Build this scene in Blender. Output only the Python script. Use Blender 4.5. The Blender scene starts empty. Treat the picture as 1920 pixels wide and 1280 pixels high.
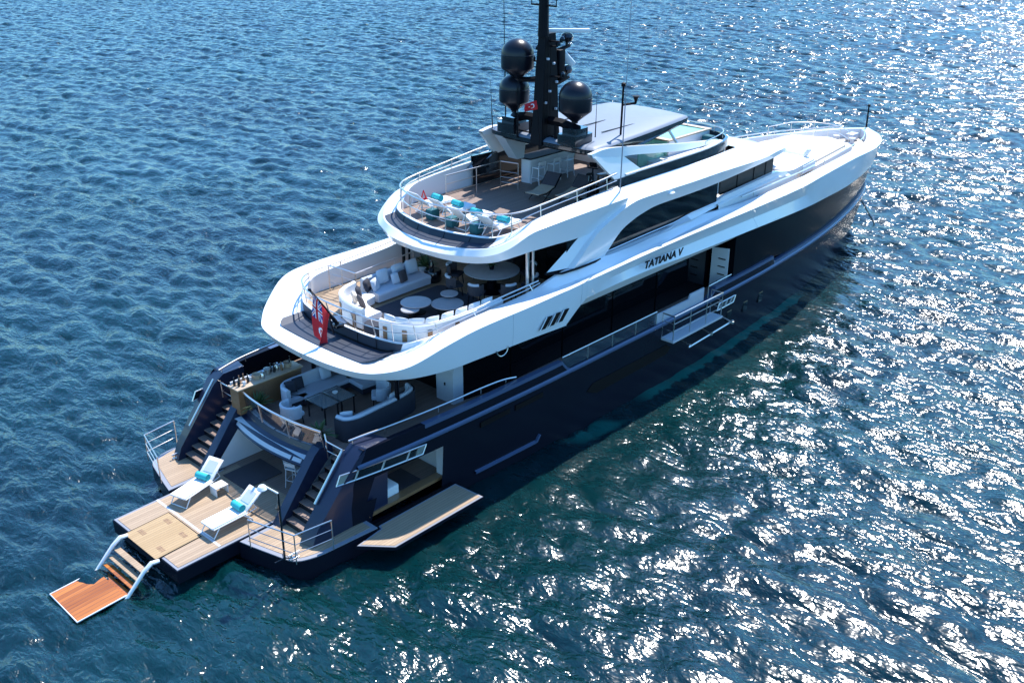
import bpy, bmesh, math, random
import numpy as np
from mathutils import Vector, Matrix
random.seed(7); R = math.radians
S = bpy.context.scene; COL = S.collection

# ---------------------------------------------------------------- camera
cam = bpy.data.cameras.new("camera"); camo = bpy.data.objects.new("camera", cam); COL.objects.link(camo)
AZ, PT, RO = R(47.31), R(24.43), R(0.24)
r_ = Vector((math.cos(AZ), -math.sin(AZ), 0)); h_ = Vector((math.sin(AZ), math.cos(AZ), 0)); z_ = Vector((0, 0, 1))
v_ = h_*math.cos(PT) - z_*math.sin(PT); u_ = h_*math.sin(PT) + z_*math.cos(PT)
r2, u2 = r_*math.cos(RO) + u_*math.sin(RO), -r_*math.sin(RO) + u_*math.cos(RO)
camo.matrix_world = Matrix(((r2.x, u2.x, -v_.x, -11.03), (r2.y, u2.y, -v_.y, -25.53), (r2.z, u2.z, -v_.z, 19.07), (0, 0, 0, 1)))
cam.sensor_width = 36; cam.lens = 1888.19/1920*36; cam.clip_start = 0.5; cam.clip_end = 20000
S.camera = camo

# ---------------------------------------------------------------- light
SUN_AZ, SUN_EL = R(16.5), R(56.5)          # azimuth measured from the bow towards port
sd = Vector((math.cos(SUN_AZ)*math.cos(SUN_EL), math.sin(SUN_AZ)*math.cos(SUN_EL), math.sin(SUN_EL)))
sl = bpy.data.lights.new("sun", 'SUN'); sl.energy = 5.0; sl.angle = R(0.55); sl.color = (1, .965, .92)
so = bpy.data.objects.new("sun", sl); COL.objects.link(so); so.rotation_euler = (-sd).to_track_quat('-Z', 'Y').to_euler(); so.location = (20, 0, 60)
W = bpy.data.worlds.new("World"); S.world = W; W.use_nodes = True
wn = W.node_tree; bg = wn.nodes["Background"]
sky = wn.nodes.new("ShaderNodeTexSky"); sky.sky_type = 'NISHITA'; sky.sun_disc = False
sky.sun_elevation = SUN_EL; sky.sun_rotation = R(90) - SUN_AZ; sky.air_density = 1.35; sky.dust_density = 0.1; sky.ozone_density = 4.0
hs = wn.nodes.new("ShaderNodeMix"); hs.data_type = 'RGBA'; hs.blend_type = 'MULTIPLY'; hs.inputs[0].default_value = 1; hs.inputs[7].default_value = (.55, .93, 1.22, 1)   # clear Mediterranean blue
wn.links.new(sky.outputs[0], hs.inputs[6])
wn.links.new(hs.outputs[2], bg.inputs[0]); bg.inputs[1].default_value = 0.15
S.view_settings.view_transform = 'Standard'; S.view_settings.look = 'None'; S.view_settings.exposure = 0.7; S.view_settings.gamma = 1

# ---------------------------------------------------------------- materials
def nn(m, t, **k):
    n = m.node_tree.nodes.new(t)
    for a, b in k.items(): setattr(n, a, b)
    return n
def mat(name, col, rough=.5, metal=0, coat=0, var=0, vscale=3, bump=0, bscale=30, spec=.5, trans=0, alpha=1):
    m = bpy.data.materials.new(name); m.use_nodes = True
    p = m.node_tree.nodes["Principled BSDF"]; L = m.node_tree.links
    p.inputs["Base Color"].default_value = (*col, 1); p.inputs["Roughness"].default_value = rough; p.inputs["Metallic"].default_value = metal
    p.inputs["Coat Weight"].default_value = coat; p.inputs["Coat Roughness"].default_value = .04; p.inputs["Specular IOR Level"].default_value = spec
    p.inputs["Transmission Weight"].default_value = trans; p.inputs["Alpha"].default_value = alpha
    if var or bump:
        tc = nn(m, "ShaderNodeTexCoord")
    if var:
        t = nn(m, "ShaderNodeTexNoise"); t.inputs["Scale"].default_value = vscale; t.inputs["Detail"].default_value = 6; L.new(tc.outputs["Object"], t.inputs["Vector"])
        mx = nn(m, "ShaderNodeMix", data_type='RGBA'); mx.inputs[6].default_value = (*[c*(1-var) for c in col], 1); mx.inputs[7].default_value = (*[min(1, c*(1+var)) for c in col], 1)
        L.new(t.outputs["Fac"], mx.inputs[0]); L.new(mx.outputs[2], p.inputs["Base Color"])
    if bump:
        t = nn(m, "ShaderNodeTexNoise"); t.inputs["Scale"].default_value = bscale; t.inputs["Detail"].default_value = 3; L.new(tc.outputs["Object"], t.inputs["Vector"])
        b = nn(m, "ShaderNodeBump"); b.inputs["Strength"].default_value = bump; b.inputs["Distance"].default_value = .02; L.new(t.outputs["Fac"], b.inputs["Height"]); L.new(b.outputs["Normal"], p.inputs["Normal"])
    return m
def teak(name, a, b, wet=.55, width=.11):
    m = mat(name, a, wet); L = m.node_tree.links; p = m.node_tree.nodes["Principled BSDF"]
    tc = nn(m, "ShaderNodeTexCoord"); sep = nn(m, "ShaderNodeSeparateXYZ"); L.new(tc.outputs["Object"], sep.inputs[0])
    sc = nn(m, "ShaderNodeMath", operation='DIVIDE'); sc.inputs[1].default_value = width; L.new(sep.outputs["Y"], sc.inputs[0])
    fl = nn(m, "ShaderNodeMath", operation='FLOOR'); L.new(sc.outputs[0], fl.inputs[0])
    fr = nn(m, "ShaderNodeMath", operation='FRACT'); L.new(sc.outputs[0], fr.inputs[0])
    wn_ = nn(m, "ShaderNodeTexWhiteNoise", noise_dimensions='1D'); L.new(fl.outputs[0], wn_.inputs["W"])
    gn = nn(m, "ShaderNodeTexNoise"); gn.inputs["Scale"].default_value = 1.0; gn.inputs["Detail"].default_value = 5
    mp = nn(m, "ShaderNodeMapping"); mp.inputs["Scale"].default_value = (1.2, 14, 1); L.new(tc.outputs["Object"], mp.inputs[0]); L.new(mp.outputs[0], gn.inputs["Vector"])
    ad = nn(m, "ShaderNodeMath", operation='ADD'); L.new(wn_.outputs["Value"], ad.inputs[0]); L.new(gn.outputs["Fac"], ad.inputs[1])
    hf = nn(m, "ShaderNodeMath", operation='MULTIPLY'); hf.inputs[1].default_value = .55; L.new(ad.outputs[0], hf.inputs[0])
    mx = nn(m, "ShaderNodeMix", data_type='RGBA'); mx.inputs[6].default_value = (*a, 1); mx.inputs[7].default_value = (*b, 1); L.new(hf.outputs[0], mx.inputs[0])
    lt = nn(m, "ShaderNodeMath", operation='LESS_THAN'); lt.inputs[1].default_value = .07; L.new(fr.outputs[0], lt.inputs[0])
    m2 = nn(m, "ShaderNodeMix", data_type='RGBA'); m2.inputs[7].default_value = (.06, .045, .04, 1); L.new(mx.outputs[2], m2.inputs[6]); L.new(lt.outputs[0], m2.inputs[0])
    L.new(m2.outputs[2], p.inputs["Base Color"])
    return m
M = dict(
 white=mat("white_gelcoat", (.80, .81, .82), .28, coat=.6, var=.02, vscale=.7),
 white_matt=mat("white_matt", (.74, .74, .74), .6, var=.03),
 rim=mat("platform_rim_paint", (.24, .25, .285), .45, var=.08),
 grey=mat("pale_grey_paint", (.52, .54, .58), .4, var=.04),
 navy=mat("navy_hull_paint", (.0085, .0095, .017), .26, spec=.1, var=.15, vscale=.5, bump=.03, bscale=1.2),
 navy_soft=mat("navy_satin", (.013, .0195, .048), .3, coat=.15, var=.1),
 black=mat("black_gloss", (.006, .007, .010), .12, coat=.6),
 black_matt=mat("black_matt", (.0040, .0044, .0075), .55, var=.3, spec=.15),
 dome=mat("navy_dome_shell", (.006, .007, .013), .3, spec=.4, var=.15, vscale=2),
 glass=mat("black_glass", (.003, .004, .006), .05, spec=.4, bump=.02, bscale=.6),
 smoked=mat("smoked_panel", (.034, .042, .062), .5, spec=.3, var=.08, vscale=4),
 louvre=mat("brown_mesh_screen", (.045, .032, .028), .5, var=.25, vscale=60),
 void=mat("dark_recess", (.002, .002, .003), .6, spec=.2),
 chrome=mat("polished_steel", (.74, .70, .66), .28, 1),
 trim=mat("sky_sheen_trim", (.06, .09, .165), .3, coat=.3),  # navy trim made lighter, the sky's reflection put into its colour
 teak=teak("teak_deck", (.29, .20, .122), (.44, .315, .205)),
 teak_grey=teak("shaded_teak_deck", (.185, .125, .10), (.27, .19, .15)),  # teak with deck shade put into its darker, greyer colour
 teak_red=teak("wet_teak", (.20, .05, .010), (.60, .21, .045), .1, .16),
 wood=mat("varnished_wood", (.25, .13, .06), .3, coat=.5, var=.25, vscale=8),
 wood_pale=mat("pale_wood_panel", (.48, .36, .25), .45, var=.12, vscale=5),
 sofa=mat("pale_blue_grey_fabric", (.52, .56, .62), .85, var=.05, bump=.25, bscale=60),
 cushion=mat("white_fabric", (.78, .78, .78), .85, var=.03, bump=.3, bscale=25),
 dark=mat("dark_navy_fabric", (.025, .027, .04), .85, var=.2, bump=.3, bscale=40),
 brown=mat("brown_fabric", (.06, .05, .055), .85, var=.2, bump=.3, bscale=40),
 teal=mat("turquoise_towel", (.03, .42, .46), .9, var=.1, vscale=9, bump=.5, bscale=60),
 teal_dark=mat("teal_weave", (.010, .11, .13), .8, var=.25, vscale=25, bump=.5, bscale=60),
 rug=mat("charcoal_rug", (.045, .047, .06), .95, var=.15, vscale=20),
 stone=mat("pale_stone_top", (.36, .36, .37), .3, var=.18, vscale=6),
 plant=mat("palm_leaf", (.05, .10, .03), .6, var=.4, vscale=20),
 red=mat("red_bunting", (.52, .012, .02), .8, var=.1), blue=mat("blue_bunting", (.02, .035, .22), .8), flagw=mat("white_bunting", (.75, .75, .75), .8),
 tub=mat("tub_water", (.30, .62, .50), .08, var=.25, vscale=4, bump=.3, bscale=6),
 tan=mat("tan_upholstery", (.58, .50, .41), .8, var=.05), pink=mat("bare_terracotta", (.55, .25, .2), .7),
 clear=mat("clear_table_glass", (.35, .38, .38), .05, alpha=.35), railglass=mat("dark_rail_glass", (.02, .03, .05), .05, coat=1, alpha=.75),
)

# ---------------------------------------------------------------- mesh helpers
def cr(pts, n=6):
    """Catmull-Rom through the points, n steps per span"""
    P = [np.array(p, float) for p in pts]; P = [2*P[0]-P[1]] + P + [2*P[-1]-P[-2]]; out = []
    for i in range(1, len(P)-2):
        a, b, c, d = P[i-1:i+3]
        for k in range(n):
            t = k/n; out.append(.5*((2*b)+(c-a)*t+(2*a-5*b+4*c-d)*t*t+(3*b-a-3*c+d)*t**3))
    out.append(P[-2]); return out
def tab(xs, ys):
    """smooth monotone table"""
    xs, ys = np.array(xs, float), np.array(ys, float); h = np.diff(xs); d = np.diff(ys)/h; m = np.zeros(len(xs)); m[0], m[-1] = d[0], d[-1]
    for i in range(1, len(xs)-1):
        m[i] = 0 if d[i-1]*d[i] <= 0 else 3*(h[i-1]+h[i])/((2*h[i]+h[i-1])/d[i-1]+(h[i]+2*h[i-1])/d[i])
    def f(x):
        x = min(max(x, xs[0]), xs[-1]); i = min(int(np.searchsorted(xs, x, 'right'))-1, len(h)-1); t = (x-xs[i])/h[i]
        return float(ys[i]*(1+2*t)*(1-t)**2+m[i]*h[i]*t*(1-t)**2+ys[i+1]*t*t*(3-2*t)+m[i+1]*h[i]*t*t*(t-1))
    return f
class MB:
    def __init__(s): s.b = bmesh.new()
    def v(s, p): return s.b.verts.new(tuple(float(c) for c in p))
    def f(s, vs, mi=0):
        try:
            f = s.b.faces.new(vs); f.material_index = mi; return f
        except ValueError: return None
    def poly(s, pts, mi=0): return s.f([s.v(p) for p in pts], mi)
    def grid(s, curves, mi=0, flip=False):
        V = [[s.v(p) for p in c] for c in curves]
        for a, b in zip(V[:-1], V[1:]):
            for i in range(len(a)-1):
                q = [a[i], a[i+1], b[i+1], b[i]]
                s.f(q[::-1] if flip else q, mi)
        return s
    def gridm(s, curves, mi=0):
        s.grid(curves, mi); s.grid([[(p[0], -p[1], p[2]) for p in c] for c in curves], mi, True); return s
    def box(s, c, d, rz=0, ry=0, rx=0, bev=0, mi=0, taper=1):
        mt = Matrix.Translation(c) @ Matrix.Rotation(rz, 4, 'Z') @ Matrix.Rotation(ry, 4, 'Y') @ Matrix.Rotation(rx, 4, 'X')
        t = bmesh.new(); bmesh.ops.create_cube(t, size=1)
        for v in t.verts:
            k = taper if v.co.z > 0 else 1
            v.co = Vector((v.co.x*d[0]*k, v.co.y*d[1]*k, v.co.z*d[2]))
        if bev: bmesh.ops.bevel(t, geom=t.edges[:], offset=bev, segments=2, affect='EDGES', profile=.5)
        vm = {v: s.v(mt @ v.co) for v in t.verts}
        for f in t.faces: s.f([vm[v] for v in f.verts], mi)
        t.free(); return s
    def prism(s, pts, z0, z1, mi=0, mit=None, bot=True):
        """plan polygon extruded upwards"""
        a = [s.v((p[0], p[1], z0)) for p in pts]; b = [s.v((p[0], p[1], z1)) for p in pts]; n = len(pts)
        if bot: s.f(a[::-1], mi)
        s.f(b, mi if mit is None else mit)
        for i in range(n): s.f([a[i], a[(i+1) % n], b[(i+1) % n], b[i]], mi)
        return s
    def plate(s, pts, off, mi=0):
        """3-D polygon thickened along off"""
        o = Vector(off); a = [s.v(p) for p in pts]; b = [s.v(Vector(p)+o) for p in pts]; n = len(pts)
        s.f(a, mi); s.f(b[::-1], mi)
        for i in range(n): s.f([a[i], b[i], b[(i+1) % n], a[(i+1) % n]], mi)
        return s
    def tube(s, pts, r, n=7, closed=False, mi=0):
        P = [Vector(p) for p in pts]; rr = r if isinstance(r, (list, tuple)) else [r]*len(P); rings = []; up = None
        for i, p in enumerate(P):
            t = ((P[(i+1) % len(P)] if (closed or i < len(P)-1) else p) - (P[i-1] if (closed or i) else p)).normalized()
            if up is None: up = t.cross(Vector((.3, .2, 1)) if abs(t.z) < .95 else Vector((1, 0, 0))).normalized()
            up = (up - t*up.dot(t)).normalized(); w = t.cross(up)
            rings.append([s.v(p + (up*math.cos(a)+w*math.sin(a))*rr[i]) for a in [2*math.pi*k/n for k in range(n)]])
        m = len(rings)
        for i in range(m if closed else m-1):
            a, b = rings[i], rings[(i+1) % m]
            for k in range(n): s.f([a[k], a[(k+1) % n], b[(k+1) % n], b[k]], mi)
        if not closed: s.f(rings[0][::-1], mi); s.f(rings[-1], mi)
        return s
    def lathe(s, prof, c=(0, 0, 0), n=24, mi=0, sx=1, sy=1):
        rings = []
        for r, z in prof:
            rings.append([s.v((c[0]+max(r, 1e-4)*sx*math.cos(2*math.pi*k/n), c[1]+max(r, 1e-4)*sy*math.sin(2*math.pi*k/n), c[2]+z)) for k in range(n)])
        for a, b in zip(rings[:-1], rings[1:]):
            for k in range(n): s.f([a[k], a[(k+1) % n], b[(k+1) % n], b[k]], mi)
        s.f(rings[0][::-1], mi); s.f(rings[-1], mi); return s
    def pillow(s, c, w, h, t, rz=0, tilt=0, n=7, mi=0):
        """a soft square cushion standing on its edge, faces along local x"""
        mt = Matrix.Translation(c) @ Matrix.Rotation(rz, 4, 'Z') @ Matrix.Rotation(tilt, 4, 'Y')
        for sg in (1, -1):
            g = []
            for i in range(n+1):
                row = []
                for k in range(n+1):
                    a, b = 2*i/n-1, 2*k/n-1; e = (1-a**4)*(1-b**4); pin = 1-.07*(a*a*b*b)*1.2-.05*(1-a*a)*b*b-.05*(1-b*b)*a*a
                    row.append(mt @ Vector((sg*t/2*max(e, 0)**.5, a*w/2*pin, b*h/2*pin)))
                g.append(row)
            s.grid(g, mi, sg < 0)
        return s
    def build(s, name, m, parent=None, ang=35, loc=None, weld=1e-4):
        bmesh.ops.remove_doubles(s.b, verts=s.b.verts[:], dist=weld)
        bmesh.ops.recalc_face_normals(s.b, faces=s.b.faces[:])
        me = bpy.data.meshes.new(name); s.b.to_mesh(me); s.b.free()
        for x in (m if isinstance(m, (list, tuple)) else [m]): me.materials.append(M[x] if isinstance(x, str) else x)
        if ang:
            me.polygons.foreach_set("use_smooth", [True]*len(me.polygons)); me.set_sharp_from_angle(angle=R(ang))
        o = bpy.data.objects.new(name, me); COL.objects.link(o)
        if parent: o.parent = parent
        if loc: o.location = loc
        return o
def tag(o, label=None, cat=None, group=None, kind=None):
    if label: o['label'] = label
    if cat: o['category'] = cat
    if group: o['group'] = group
    if kind: o['kind'] = kind
    return o
def empty(name, loc, label, cat, group=None, rz=0):
    o = bpy.data.objects.new(name, None); COL.objects.link(o); o.location = loc; o.rotation_euler = (0, 0, rz); o.empty_display_size = .3
    return tag(o, label, cat, group)
def dup(o, loc=None, rz=None, label=None, parent=None):
    c = o.copy(); COL.objects.link(c)
    if loc is not None: c.location = loc
    if rz is not None: c.rotation_euler = (0, 0, rz)
    if label: c['label'] = label
    if parent: c.parent = parent
    for ch in list(o.children): dup(ch, parent=c)
    return c
mir = lambda pts: [(p[0], -p[1], p[2]) for p in pts]
def ring(pts):
    """half outline (centre aft -> centre fwd, y>=0) to a full closed outline"""
    return [tuple(p) for p in pts] + [(p[0], -p[1], p[2]) for p in pts[::-1] if abs(p[1]) > 1e-3]

# ================================================================ SEA
def water_mat():
    m = bpy.data.materials.new("sea_water"); m.use_nodes = True; L = m.node_tree.links; p = m.node_tree.nodes["Principled BSDF"]
    p.inputs["Roughness"].default_value = .17; p.inputs["IOR"].default_value = 1.55; p.inputs["Subsurface Weight"].default_value = .85; p.inputs["Subsurface Radius"].default_value = (.25, .9, 1.0); p.inputs["Subsurface Scale"].default_value = 1.0
    tc = nn(m, "ShaderNodeTexCoord")
    n0 = nn(m, "ShaderNodeTexNoise"); n0.inputs["Scale"].default_value = .06; n0.inputs["Detail"].default_value = 4; L.new(tc.outputs["Object"], n0.inputs["Vector"])
    mx = nn(m, "ShaderNodeMix", data_type='RGBA'); mx.inputs[6].default_value = (.0004, .0115, .0165, 1); mx.inputs[7].default_value = (.0008, .0235, .027, 1)
    rp = nn(m, "ShaderNodeMapRange"); rp.inputs[1].default_value = .35; rp.inputs[2].default_value = .65; L.new(n0.outputs["Fac"], rp.inputs[0]); L.new(rp.outputs[0], mx.inputs[0])
    # calmer strip of water in the lee along the starboard side of the hull
    sp_ = nn(m, "ShaderNodeSeparateXYZ"); wob = nn(m, "ShaderNodeTexNoise"); wob.inputs["Scale"].default_value = .5; L.new(tc.outputs["Object"], sp_.inputs[0]); L.new(tc.outputs["Object"], wob.inputs["Vector"])
    yy = nn(m, "ShaderNodeMath", operation='MULTIPLY_ADD'); yy.inputs[1].default_value = 1.6; L.new(wob.outputs["Fac"], yy.inputs[0]); L.new(sp_.outputs["Y"], yy.inputs[2])
    far = nn(m, "ShaderNodeMapRange", interpolation_type='SMOOTHSTEP'); far.inputs[1].default_value = -5.9; far.inputs[2].default_value = -5.0; L.new(yy.outputs[0], far.inputs[0])
    bow = nn(m, "ShaderNodeMapRange", interpolation_type='SMOOTHSTEP'); bow.inputs[1].default_value = 43; bow.inputs[2].default_value = 37; L.new(sp_.outputs["X"], bow.inputs[0])
    st = nn(m, "ShaderNodeMapRange", interpolation_type='SMOOTHSTEP'); st.inputs[1].default_value = 1; st.inputs[2].default_value = 6; L.new(sp_.outputs["X"], st.inputs[0])
    prt = nn(m, "ShaderNodeMapRange"); prt.inputs[1].default_value = 1.5; prt.inputs[2].default_value = -.5; L.new(sp_.outputs["Y"], prt.inputs[0])
    c1 = nn(m, "ShaderNodeMath", operation='MULTIPLY'); L.new(far.outputs[0], c1.inputs[0]); L.new(bow.outputs[0], c1.inputs[1])
    c2 = nn(m, "ShaderNodeMath", operation='MULTIPLY'); L.new(c1.outputs[0], c2.inputs[0]); L.new(st.outputs[0], c2.inputs[1])
    c3 = nn(m, "ShaderNodeMath", operation='MULTIPLY'); L.new(c2.outputs[0], c3.inputs[0]); L.new(prt.outputs[0], c3.inputs[1])
    lee = nn(m, "ShaderNodeMapRange"); lee.inputs[3].default_value = 1; lee.inputs[4].default_value = .4; L.new(c3.outputs[0], lee.inputs[0])
    # teal patches mixed into the water colour along the starboard waterline, in two tongues
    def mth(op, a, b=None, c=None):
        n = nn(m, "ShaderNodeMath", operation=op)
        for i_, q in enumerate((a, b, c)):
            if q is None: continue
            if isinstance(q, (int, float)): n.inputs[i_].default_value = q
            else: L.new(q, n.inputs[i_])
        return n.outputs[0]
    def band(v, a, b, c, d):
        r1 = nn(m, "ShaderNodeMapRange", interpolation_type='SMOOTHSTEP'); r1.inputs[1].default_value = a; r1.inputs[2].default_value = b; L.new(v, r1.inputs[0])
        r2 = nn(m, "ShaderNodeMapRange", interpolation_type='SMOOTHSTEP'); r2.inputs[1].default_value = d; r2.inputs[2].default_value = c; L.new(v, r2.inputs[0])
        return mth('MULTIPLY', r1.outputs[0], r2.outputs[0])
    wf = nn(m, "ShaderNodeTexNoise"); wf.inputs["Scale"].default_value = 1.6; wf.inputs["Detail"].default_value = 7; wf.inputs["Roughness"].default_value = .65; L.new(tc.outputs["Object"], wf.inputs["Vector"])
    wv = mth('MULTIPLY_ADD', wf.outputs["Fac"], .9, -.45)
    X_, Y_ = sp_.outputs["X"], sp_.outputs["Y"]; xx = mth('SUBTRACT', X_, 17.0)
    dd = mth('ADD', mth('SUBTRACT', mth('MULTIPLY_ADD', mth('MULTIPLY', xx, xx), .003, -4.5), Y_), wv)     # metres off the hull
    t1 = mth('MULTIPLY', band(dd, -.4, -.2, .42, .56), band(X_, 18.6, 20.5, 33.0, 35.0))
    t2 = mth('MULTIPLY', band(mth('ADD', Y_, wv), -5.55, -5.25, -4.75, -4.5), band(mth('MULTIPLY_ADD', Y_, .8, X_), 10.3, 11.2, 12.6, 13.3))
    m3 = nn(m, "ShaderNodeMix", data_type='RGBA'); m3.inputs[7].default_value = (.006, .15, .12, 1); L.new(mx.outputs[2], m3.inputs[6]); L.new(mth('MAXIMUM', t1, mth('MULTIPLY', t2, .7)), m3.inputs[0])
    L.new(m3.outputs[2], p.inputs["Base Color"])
    gust = nn(m, "ShaderNodeTexNoise"); gust.inputs["Scale"].default_value = .085; gust.inputs["Detail"].default_value = 3; gust.inputs["Distortion"].default_value = .8; L.new(tc.outputs["Object"], gust.inputs["Vector"])
    gr = nn(m, "ShaderNodeMapRange"); gr.inputs[1].default_value = .33; gr.inputs[2].default_value = .62; gr.inputs[3].default_value = .5; gr.inputs[4].default_value = 1.12; L.new(gust.outputs["Fac"], gr.inputs[0])
    chop = mth('MULTIPLY', lee.outputs[0], gr.outputs[0])      # wind gusts leave slicker patches
    prev = None      # wind chop in three sizes, crests across the wind
    for sc, (ax, ay), det, dist, rot in ((1.5, (1, .45), 2, .092, 8), (4.4, (1, .55), 2, .044, -14)):
        mp = nn(m, "ShaderNodeMapping"); mp.inputs["Rotation"].default_value = (0, 0, R(rot)); mp.inputs["Scale"].default_value = (ax, ay, 1); L.new(tc.outputs["Object"], mp.inputs[0])
        n1 = nn(m, "ShaderNodeTexNoise"); n1.inputs["Scale"].default_value = sc; n1.inputs["Detail"].default_value = det; n1.inputs["Roughness"].default_value = .55; n1.inputs["Distortion"].default_value = .35
        L.new(mp.outputs[0], n1.inputs["Vector"])
        b = nn(m, "ShaderNodeBump"); b.inputs["Strength"].default_value = 1; b.inputs["Distance"].default_value = dist*2
        L.new(n1.outputs["Fac"], b.inputs["Height"]); L.new(chop, b.inputs["Strength"])
        if prev: L.new(prev.outputs["Normal"], b.inputs["Normal"])
        prev = b
    L.new(prev.outputs["Normal"], p.inputs["Normal"])
    return m
def sea():
    N, Lt = 1024, 236.0; rng = np.random.default_rng(11)
    k1 = np.fft.fftfreq(N, Lt/N)*2*np.pi; kx, ky = np.meshgrid(k1, k1, indexing='ij'); k = np.hypot(kx, ky); k[0, 0] = 1
    c = (-kx)/k
    def spec(kp, sp, hi, floor):
        return np.exp(-1.25*(kp/k)**2)/k**4*(np.abs(c)**sp*np.where(c > 0, 1, .25)+floor)*np.exp(-(k/hi)**2)
    A = np.sqrt(spec(2*np.pi/2.6, 5, 11, .06)+.02*spec(2*np.pi/9, 6, 10, .03)); A[0, 0] = 0
    H = (rng.normal(size=(N, N))+1j*rng.normal(size=(N, N)))*A
    z = np.fft.ifft2(H).real; s = .074/z.std(); z *= s
    dx = np.fft.ifft2(-1j*kx/k*H).real*s; dy = np.fft.ifft2(-1j*ky/k*H).real*s
    x0, y0 = -28.0, -52.0; g = np.arange(N)*Lt/N
    X, Y = np.meshgrid(g+x0, g+y0, indexing='ij')
    # the lee of the hull: smaller waves close along the starboard side
    sm = lambda a, b, t: np.clip((t-a)/(b-a), 0, 1)**2*(3-2*np.clip((t-a)/(b-a), 0, 1))
    lee = 1-.6*sm(-7.0, -5.6, Y)*sm(44, 38, X)*sm(1, 6, X)*sm(1, -1, Y)
    co = np.stack([X+dx*1.15*lee, Y+dy*1.15*lee, z*lee], -1).reshape(-1, 3).astype(np.float32)
    i = np.arange(N*N).reshape(N, N); q = np.stack([i[:-1, :-1], i[1:, :-1], i[1:, 1:], i[:-1, 1:]], -1).reshape(-1, 4)
    me = bpy.data.meshes.new("sea"); me.vertices.add(N*N); me.vertices.foreach_set("co", co.ravel())
    me.loops.add(q.size); me.loops.foreach_set("vertex_index", q.ravel().astype(np.int32)); me.polygons.add(len(q)); me.polygons.foreach_set("loop_start", (np.arange(len(q))*4).astype(np.int32))
    me.polygons.foreach_set("use_smooth", np.ones(len(q), bool)); me.update(calc_edges=True)
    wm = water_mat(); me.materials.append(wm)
    o = bpy.data.objects.new("sea", me); COL.objects.link(o); tag(o, kind='structure')
    # the same wave field carried on in coarser steps, then flat out to the horizon
    st_ = 4; K = N//st_; zc, dxc, dyc = z[::st_, ::st_]*.9, dx[::st_, ::st_], dy[::st_, ::st_]; gc = np.arange(K+1)*Lt/K; wr = np.arange(K+1) % K
    vs, fs, nv = [], [], 0; ii0 = np.arange((K+1)*(K+1)).reshape(K+1, K+1); q0 = np.stack([ii0[:-1, :-1], ii0[1:, :-1], ii0[1:, 1:], ii0[:-1, 1:]], -1).reshape(-1, 4)
    for ti in (-1, 0, 1, 2):
        for tj in (-1, 0, 1, 2):
            if ti == 0 and tj == 0: continue
            Xc, Yc = np.meshgrid(gc+x0+ti*Lt, gc+y0+tj*Lt, indexing='ij'); pk = np.ix_(wr, wr)
            vs.append(np.stack([Xc+dxc[pk], Yc+dyc[pk], zc[pk]-.02], -1).reshape(-1, 3)); fs.append(q0+nv); nv += (K+1)**2
    co2 = np.concatenate(vs).astype(np.float32); q2 = np.concatenate(fs)
    m2_ = bpy.data.meshes.new("outer_sea"); m2_.vertices.add(len(co2)); m2_.vertices.foreach_set("co", co2.ravel()); m2_.loops.add(q2.size); m2_.loops.foreach_set("vertex_index", q2.ravel().astype(np.int32))
    m2_.polygons.add(len(q2)); m2_.polygons.foreach_set("loop_start", (np.arange(len(q2))*4).astype(np.int32)); m2_.polygons.foreach_set("use_smooth", np.ones(len(q2), bool)); m2_.update(calc_edges=True); m2_.materials.append(wm)
    o2 = bpy.data.objects.new("outer_sea", m2_); COL.objects.link(o2); tag(o2, kind='structure')
    mb = MB(); e = 8000; a = (x0-Lt+1, y0-Lt+1, x0+3*Lt-1, y0+3*Lt-1)
    xs, ys = (-e, a[0], a[2], e), (-e, a[1], a[3], e)
    for ii in range(3):
        for jj in range(3):
            if ii == 1 and jj == 1: continue
            mb.poly([(xs[ii], ys[jj], -.1), (xs[ii+1], ys[jj], -.1), (xs[ii+1], ys[jj+1], -.1), (xs[ii], ys[jj+1], -.1)])
    tag(mb.build("open_water", wm, ang=0), kind='structure')
sea()

# ================================================================ THE YACHT
Y = empty("motor_yacht", (0, 0, 0), "large navy and white three-deck motor yacht lying on the open sea", "yacht")
# ---- hull
yW = tab([2.6, 6, 9, 12, 16, 20, 24, 28.5, 34.7, 40, 44, 46, 47.3], [3.7, 4.05, 4.2, 4.35, 4.48, 4.48, 4.38, 4.12, 3.52, 2.6, 1.55, .8, 0.02])
yG = tab([4, 5.4, 8, 11, 14, 24, 28, 32, 36, 40, 44, 46.5, 48], [3.95, 4.15, 4.35, 4.47, 4.52, 4.52, 4.43, 4.18, 3.78, 3.12, 2.14, 1.2, .02])
def zG(x):
    for a, b, z in ((0, 14.45, 3.3), (24.75, 30.0, 3.28)):
        if a <= x <= b: return z
    if 14.45 < x < 15.1: return 3.3-.5*math.sin((x-14.45)/.65*math.pi/2)
    if 23.9 < x < 24.75: return 2.8+.48*((x-23.9)/.85)**1.6
    if x > 30: return 2.98 + max(0, (x-36)/12)*.25
    return 2.8
XH = sorted(set([round(2.6+i*.75, 3) for i in range(61)] + [5.4, 14.45, 14.6, 14.75, 14.9, 15.1, 23.9, 24.1, 24.3, 24.5, 24.75, 29.98, 30.12, 47.9, 48]))
def hc(z, w, x0, x1):
    """level z; w blends waterline (0) and gunwale (1) half breadths; the ends rake to x0 and x1"""
    out = []
    for x in XH:
        xx = x
        if x < 7: xx = x0 + (x-2.6)/(7-2.6)*(7-x0)
        if x > 38: xx = 38 + (x-38)/(48-38)*(x1-38)
        t = (x-38)/(48-38) if x > 38 else 0
        a = yW(38+t*(47.3-38) if t else xx); g = yG(x if t else xx)
        out.append((xx, a+(g-a)*w, z(x) if callable(z) else z))
    return out
hb = MB()
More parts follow.
